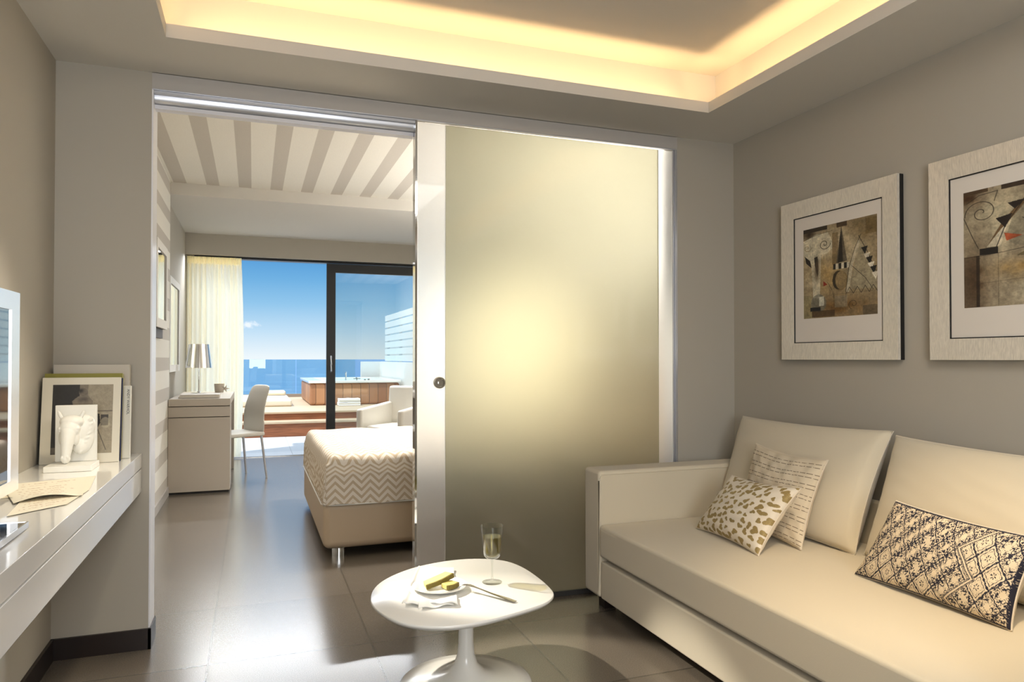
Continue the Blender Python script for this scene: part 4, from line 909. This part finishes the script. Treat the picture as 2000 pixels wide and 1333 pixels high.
c.poly([(0, .13), (.18, .08), (.36, .08), (.42, .18), (.42, .26), (.34, .31), (.26, .31), (.24, .78), (.14, .78), (.12, .40), (0, .28)], (.80, .77, .67), .9); c.ell(.30, .20, .09, .07, (.74, .70, .60)); c.spiral(.31, .20, .085, 1.6, .004, INK); c.spiral(.06, .21, .06, 1.3, .003, (.5, .4, .25))
c.poly([(.02, .30), (.10, .36), (.12, .44), (.04, .38)], (.12, .09, .07)); c.poly([(.16, .33), (.21, .32), (.22, .44), (.21, .56), (.17, .42)], (.10, .08, .06)); c.blot(.2, .46, .05, .14, (.3, .24, .17), .8)
c.rect(.42, .50, .10, .44, (.42, .33, .2), .6); c.poly([(.545, .04), (.62, .42), (.47, .43)], (.36, .32, .26)); c.poly([(.545, .04), (.565, .42), (.49, .43)], (.13, .11, .09), .95)
for k in range(6): c.rect(.43 + k * .037, .43 + (k + 1) * .037, .435, .495, (.09, .08, .07) if k % 2 == 0 else (.82, .79, .70))
c.ell(.53, .62, .095, .105, (.50, .41, .27)); c.ell(.50, .61, .08, .10, (.20, .16, .11)); c.ell(.535, .615, .075, .095, (.55, .47, .33))
c.poly([(.60, .75), (.66, .45), (.76, .22), (.79, .24), (.70, .46), (.645, .75)], (.74, .70, .60)); c.poly([(.66, .72), (.72, .46), (.80, .26), (.93, .52), (1, .66), (1, .74)], (.60, .56, .46), .8)
c.line([(.60, .75), (.64, .5), (.72, .3), (.80, .17)], .003, INK); c.line([(.77, .18), (.88, .36), (.96, .52), (1, .6)], .003, INK); c.line([(.68, .48), (.85, .62), (.95, .75)], .0025, INK)
for x, y, k in ((.80, .31, 0), (.83, .38, 1), (.86, .42, 0), (.88, .48, 1), (.91, .52, 0), (.93, .58, 1)): c.poly([(x, y), (x + .085, y - .01), (x + .05, y + .075)], (.10, .09, .08) if k == 0 else (.85, .82, .74))
c.line([(.6 + k * .05, .70 if k % 2 else .77) for k in range(9)], .003, INK); c.rect(0, .12, .75, 1, (.55, .52, .38), .6); c.ell(.22, .84, .11, .10, (.42, .42, .38), .7); c.rect(.23, .30, .77, .87, (.78, .77, .70)); c.rect(.10, .25, .88, .925, (.08, .08, .09)); c.rect(.12, .45, .92, .99, (.24, .17, .1), .75); c.rect(.45, .62, .78, .9, (.52, .49, .42), .6); c.rect(.82, 1, .90, 1, (.36, .31, .24), .8)
c.poly([(.29, .60), (.35, .645), (.29, .66)], (.48, .13, .08)); c.spiral(.70, .88, .07, 1.4, .0025, INK, ph=2); c.line([(.14, .05), (.14, .98)], .0015, INK, .5); c.line([(.44, .5), (.44, .98)], .0015, INK, .6); c.line([(.6, .78), (.6, .98)], .0015, INK, .5); c.line([(0, .12), (.2, .085), (.42, .07)], .002, INK); c.line([(.45, .76), (1, .76)], .0015, INK, .5); c.line([(.35, .62), (.42, .72), (.44, .80)], .002, INK); c.grain(.26)
picture('silver-framed abstract print with a dark spire, the farther of the two on the right wall', 2.880, 1.195, .683, .768, c, (2.738, 2.307, 1.391, 1.818))
c = Canvas(260, 350, (.58, .53, .44))
for a in [(.3, .2, .25, .2, (.72, .68, .57)), (.35, .35, .12, .25, (.78, .74, .62)), (.75, .35, .25, .2, (.66, .62, .54)), (.1, .8, .12, .3, (.30, .22, .14)), (.55, .7, .3, .1, (.60, .48, .28)), (.6, .9, .3, .15, (.70, .66, .56)), (.95, .1, .2, .15, (.3, .22, .15)), (.05, .05, .15, .1, (.28, .19, .11))]: c.blot(*a, .85)
c.rect(0, .22, 0, .03, (.24, .17, .1), .8); c.rect(.33, .68, -.01, .04, (.16, .11, .08), .9); c.rect(.58, .95, 0, .12, (.13, .09, .07), .85); c.rect(0, .13, .56, 1, (.27, .20, .14), .6); c.rect(.11, .14, .56, 1, (.14, .10, .07), .8)
c.spiral(.16, .20, .15, 1.7, .0035, INK, ph=3); c.line([(.03, .10), (.14, .05), (.30, .04), (.27, .12)], .003, INK); c.line([(0, .22), (.08, .40), (.13, .50)], .003, INK)
c.poly([(.56, .10), (.34, .30), (.20, .50), (.26, .50), (.40, .30), (.60, .12)], (.38, .28, .17), .9); c.poly([(.33, .36), (.38, .33), (.32, .50), (.20, .50)], (.80, .76, .66)); c.poly([(.60, .10), (.84, .30), (1, .52), (.9, .55), (.45, .52), (.36, .45), (.42, .28)], (.52, .49, .41), .75)
c.line([(.70, .06), (.50, .17), (.36, .34), (.28, .52)], .004, INK); c.line([(.52, .02), (.74, .16), (.92, .36), (1, .48)], .004, INK); c.line([(.50, .30), (.72, .44), (.80, .52)], .003, INK); c.line([(.95, .25), (.74, .38), (.56, .58)], .0035, INK)
for P_ in ([(.38, .16), (.53, .15), (.44, .22)], [(.28, .27), (.42, .25), (.36, .36)], [(.88, .22), (1, .22), (.94, .34)]): c.poly(P_, (.12, .09, .08))
c.rect(.14, .30, .505, .56, (.08, .07, .07)); c.poly([(.35, .40), (.50, .44), (.37, .47)], (.62, .30, .18)); c.poly([(.66, .50), (1, .48), (.82, .60)], (.84, .80, .72)); c.poly([(.45, .60), (.66, .50), (.78, .60), (.60, .62)], (.36, .32, .22), .9)
c.line([(0, .57), (.3, .56), (1, .50)], .0025, INK); c.line([(.62, .60), (.85, .72), (1, .80)], .003, INK); c.line([(.3, .56), (.3, 1)], .0015, INK, .6); c.line([(.14, .80), (.7, .78)], .0015, INK, .6); c.line([(.6, .9), (1, .64)], .002, INK)
c.ell(.66, .88, .16, .10, (.70, .67, .57), .8); c.spiral(.66, .87, .16, 1.0, .003, INK, ph=-1.6); c.ell(.70, .835, .03, .022, (.55, .18, .12)); c.poly([(.78, .78), (.84, .75), (.90, .785), (.83, .82)], (.09, .08, .08)); c.rect(.9, 1, .60, .72, (.3, .26, .2), .7); c.grain(.26)
picture('silver-framed abstract print with crossing arcs, the nearer of the two, cut by the photo edge', 2.052, 1.195, .683, .768, c, (1.915, 1.482, 1.388, 1.818))

for o in bpy.data.objects:
    if '_w' in o: del o['_w']
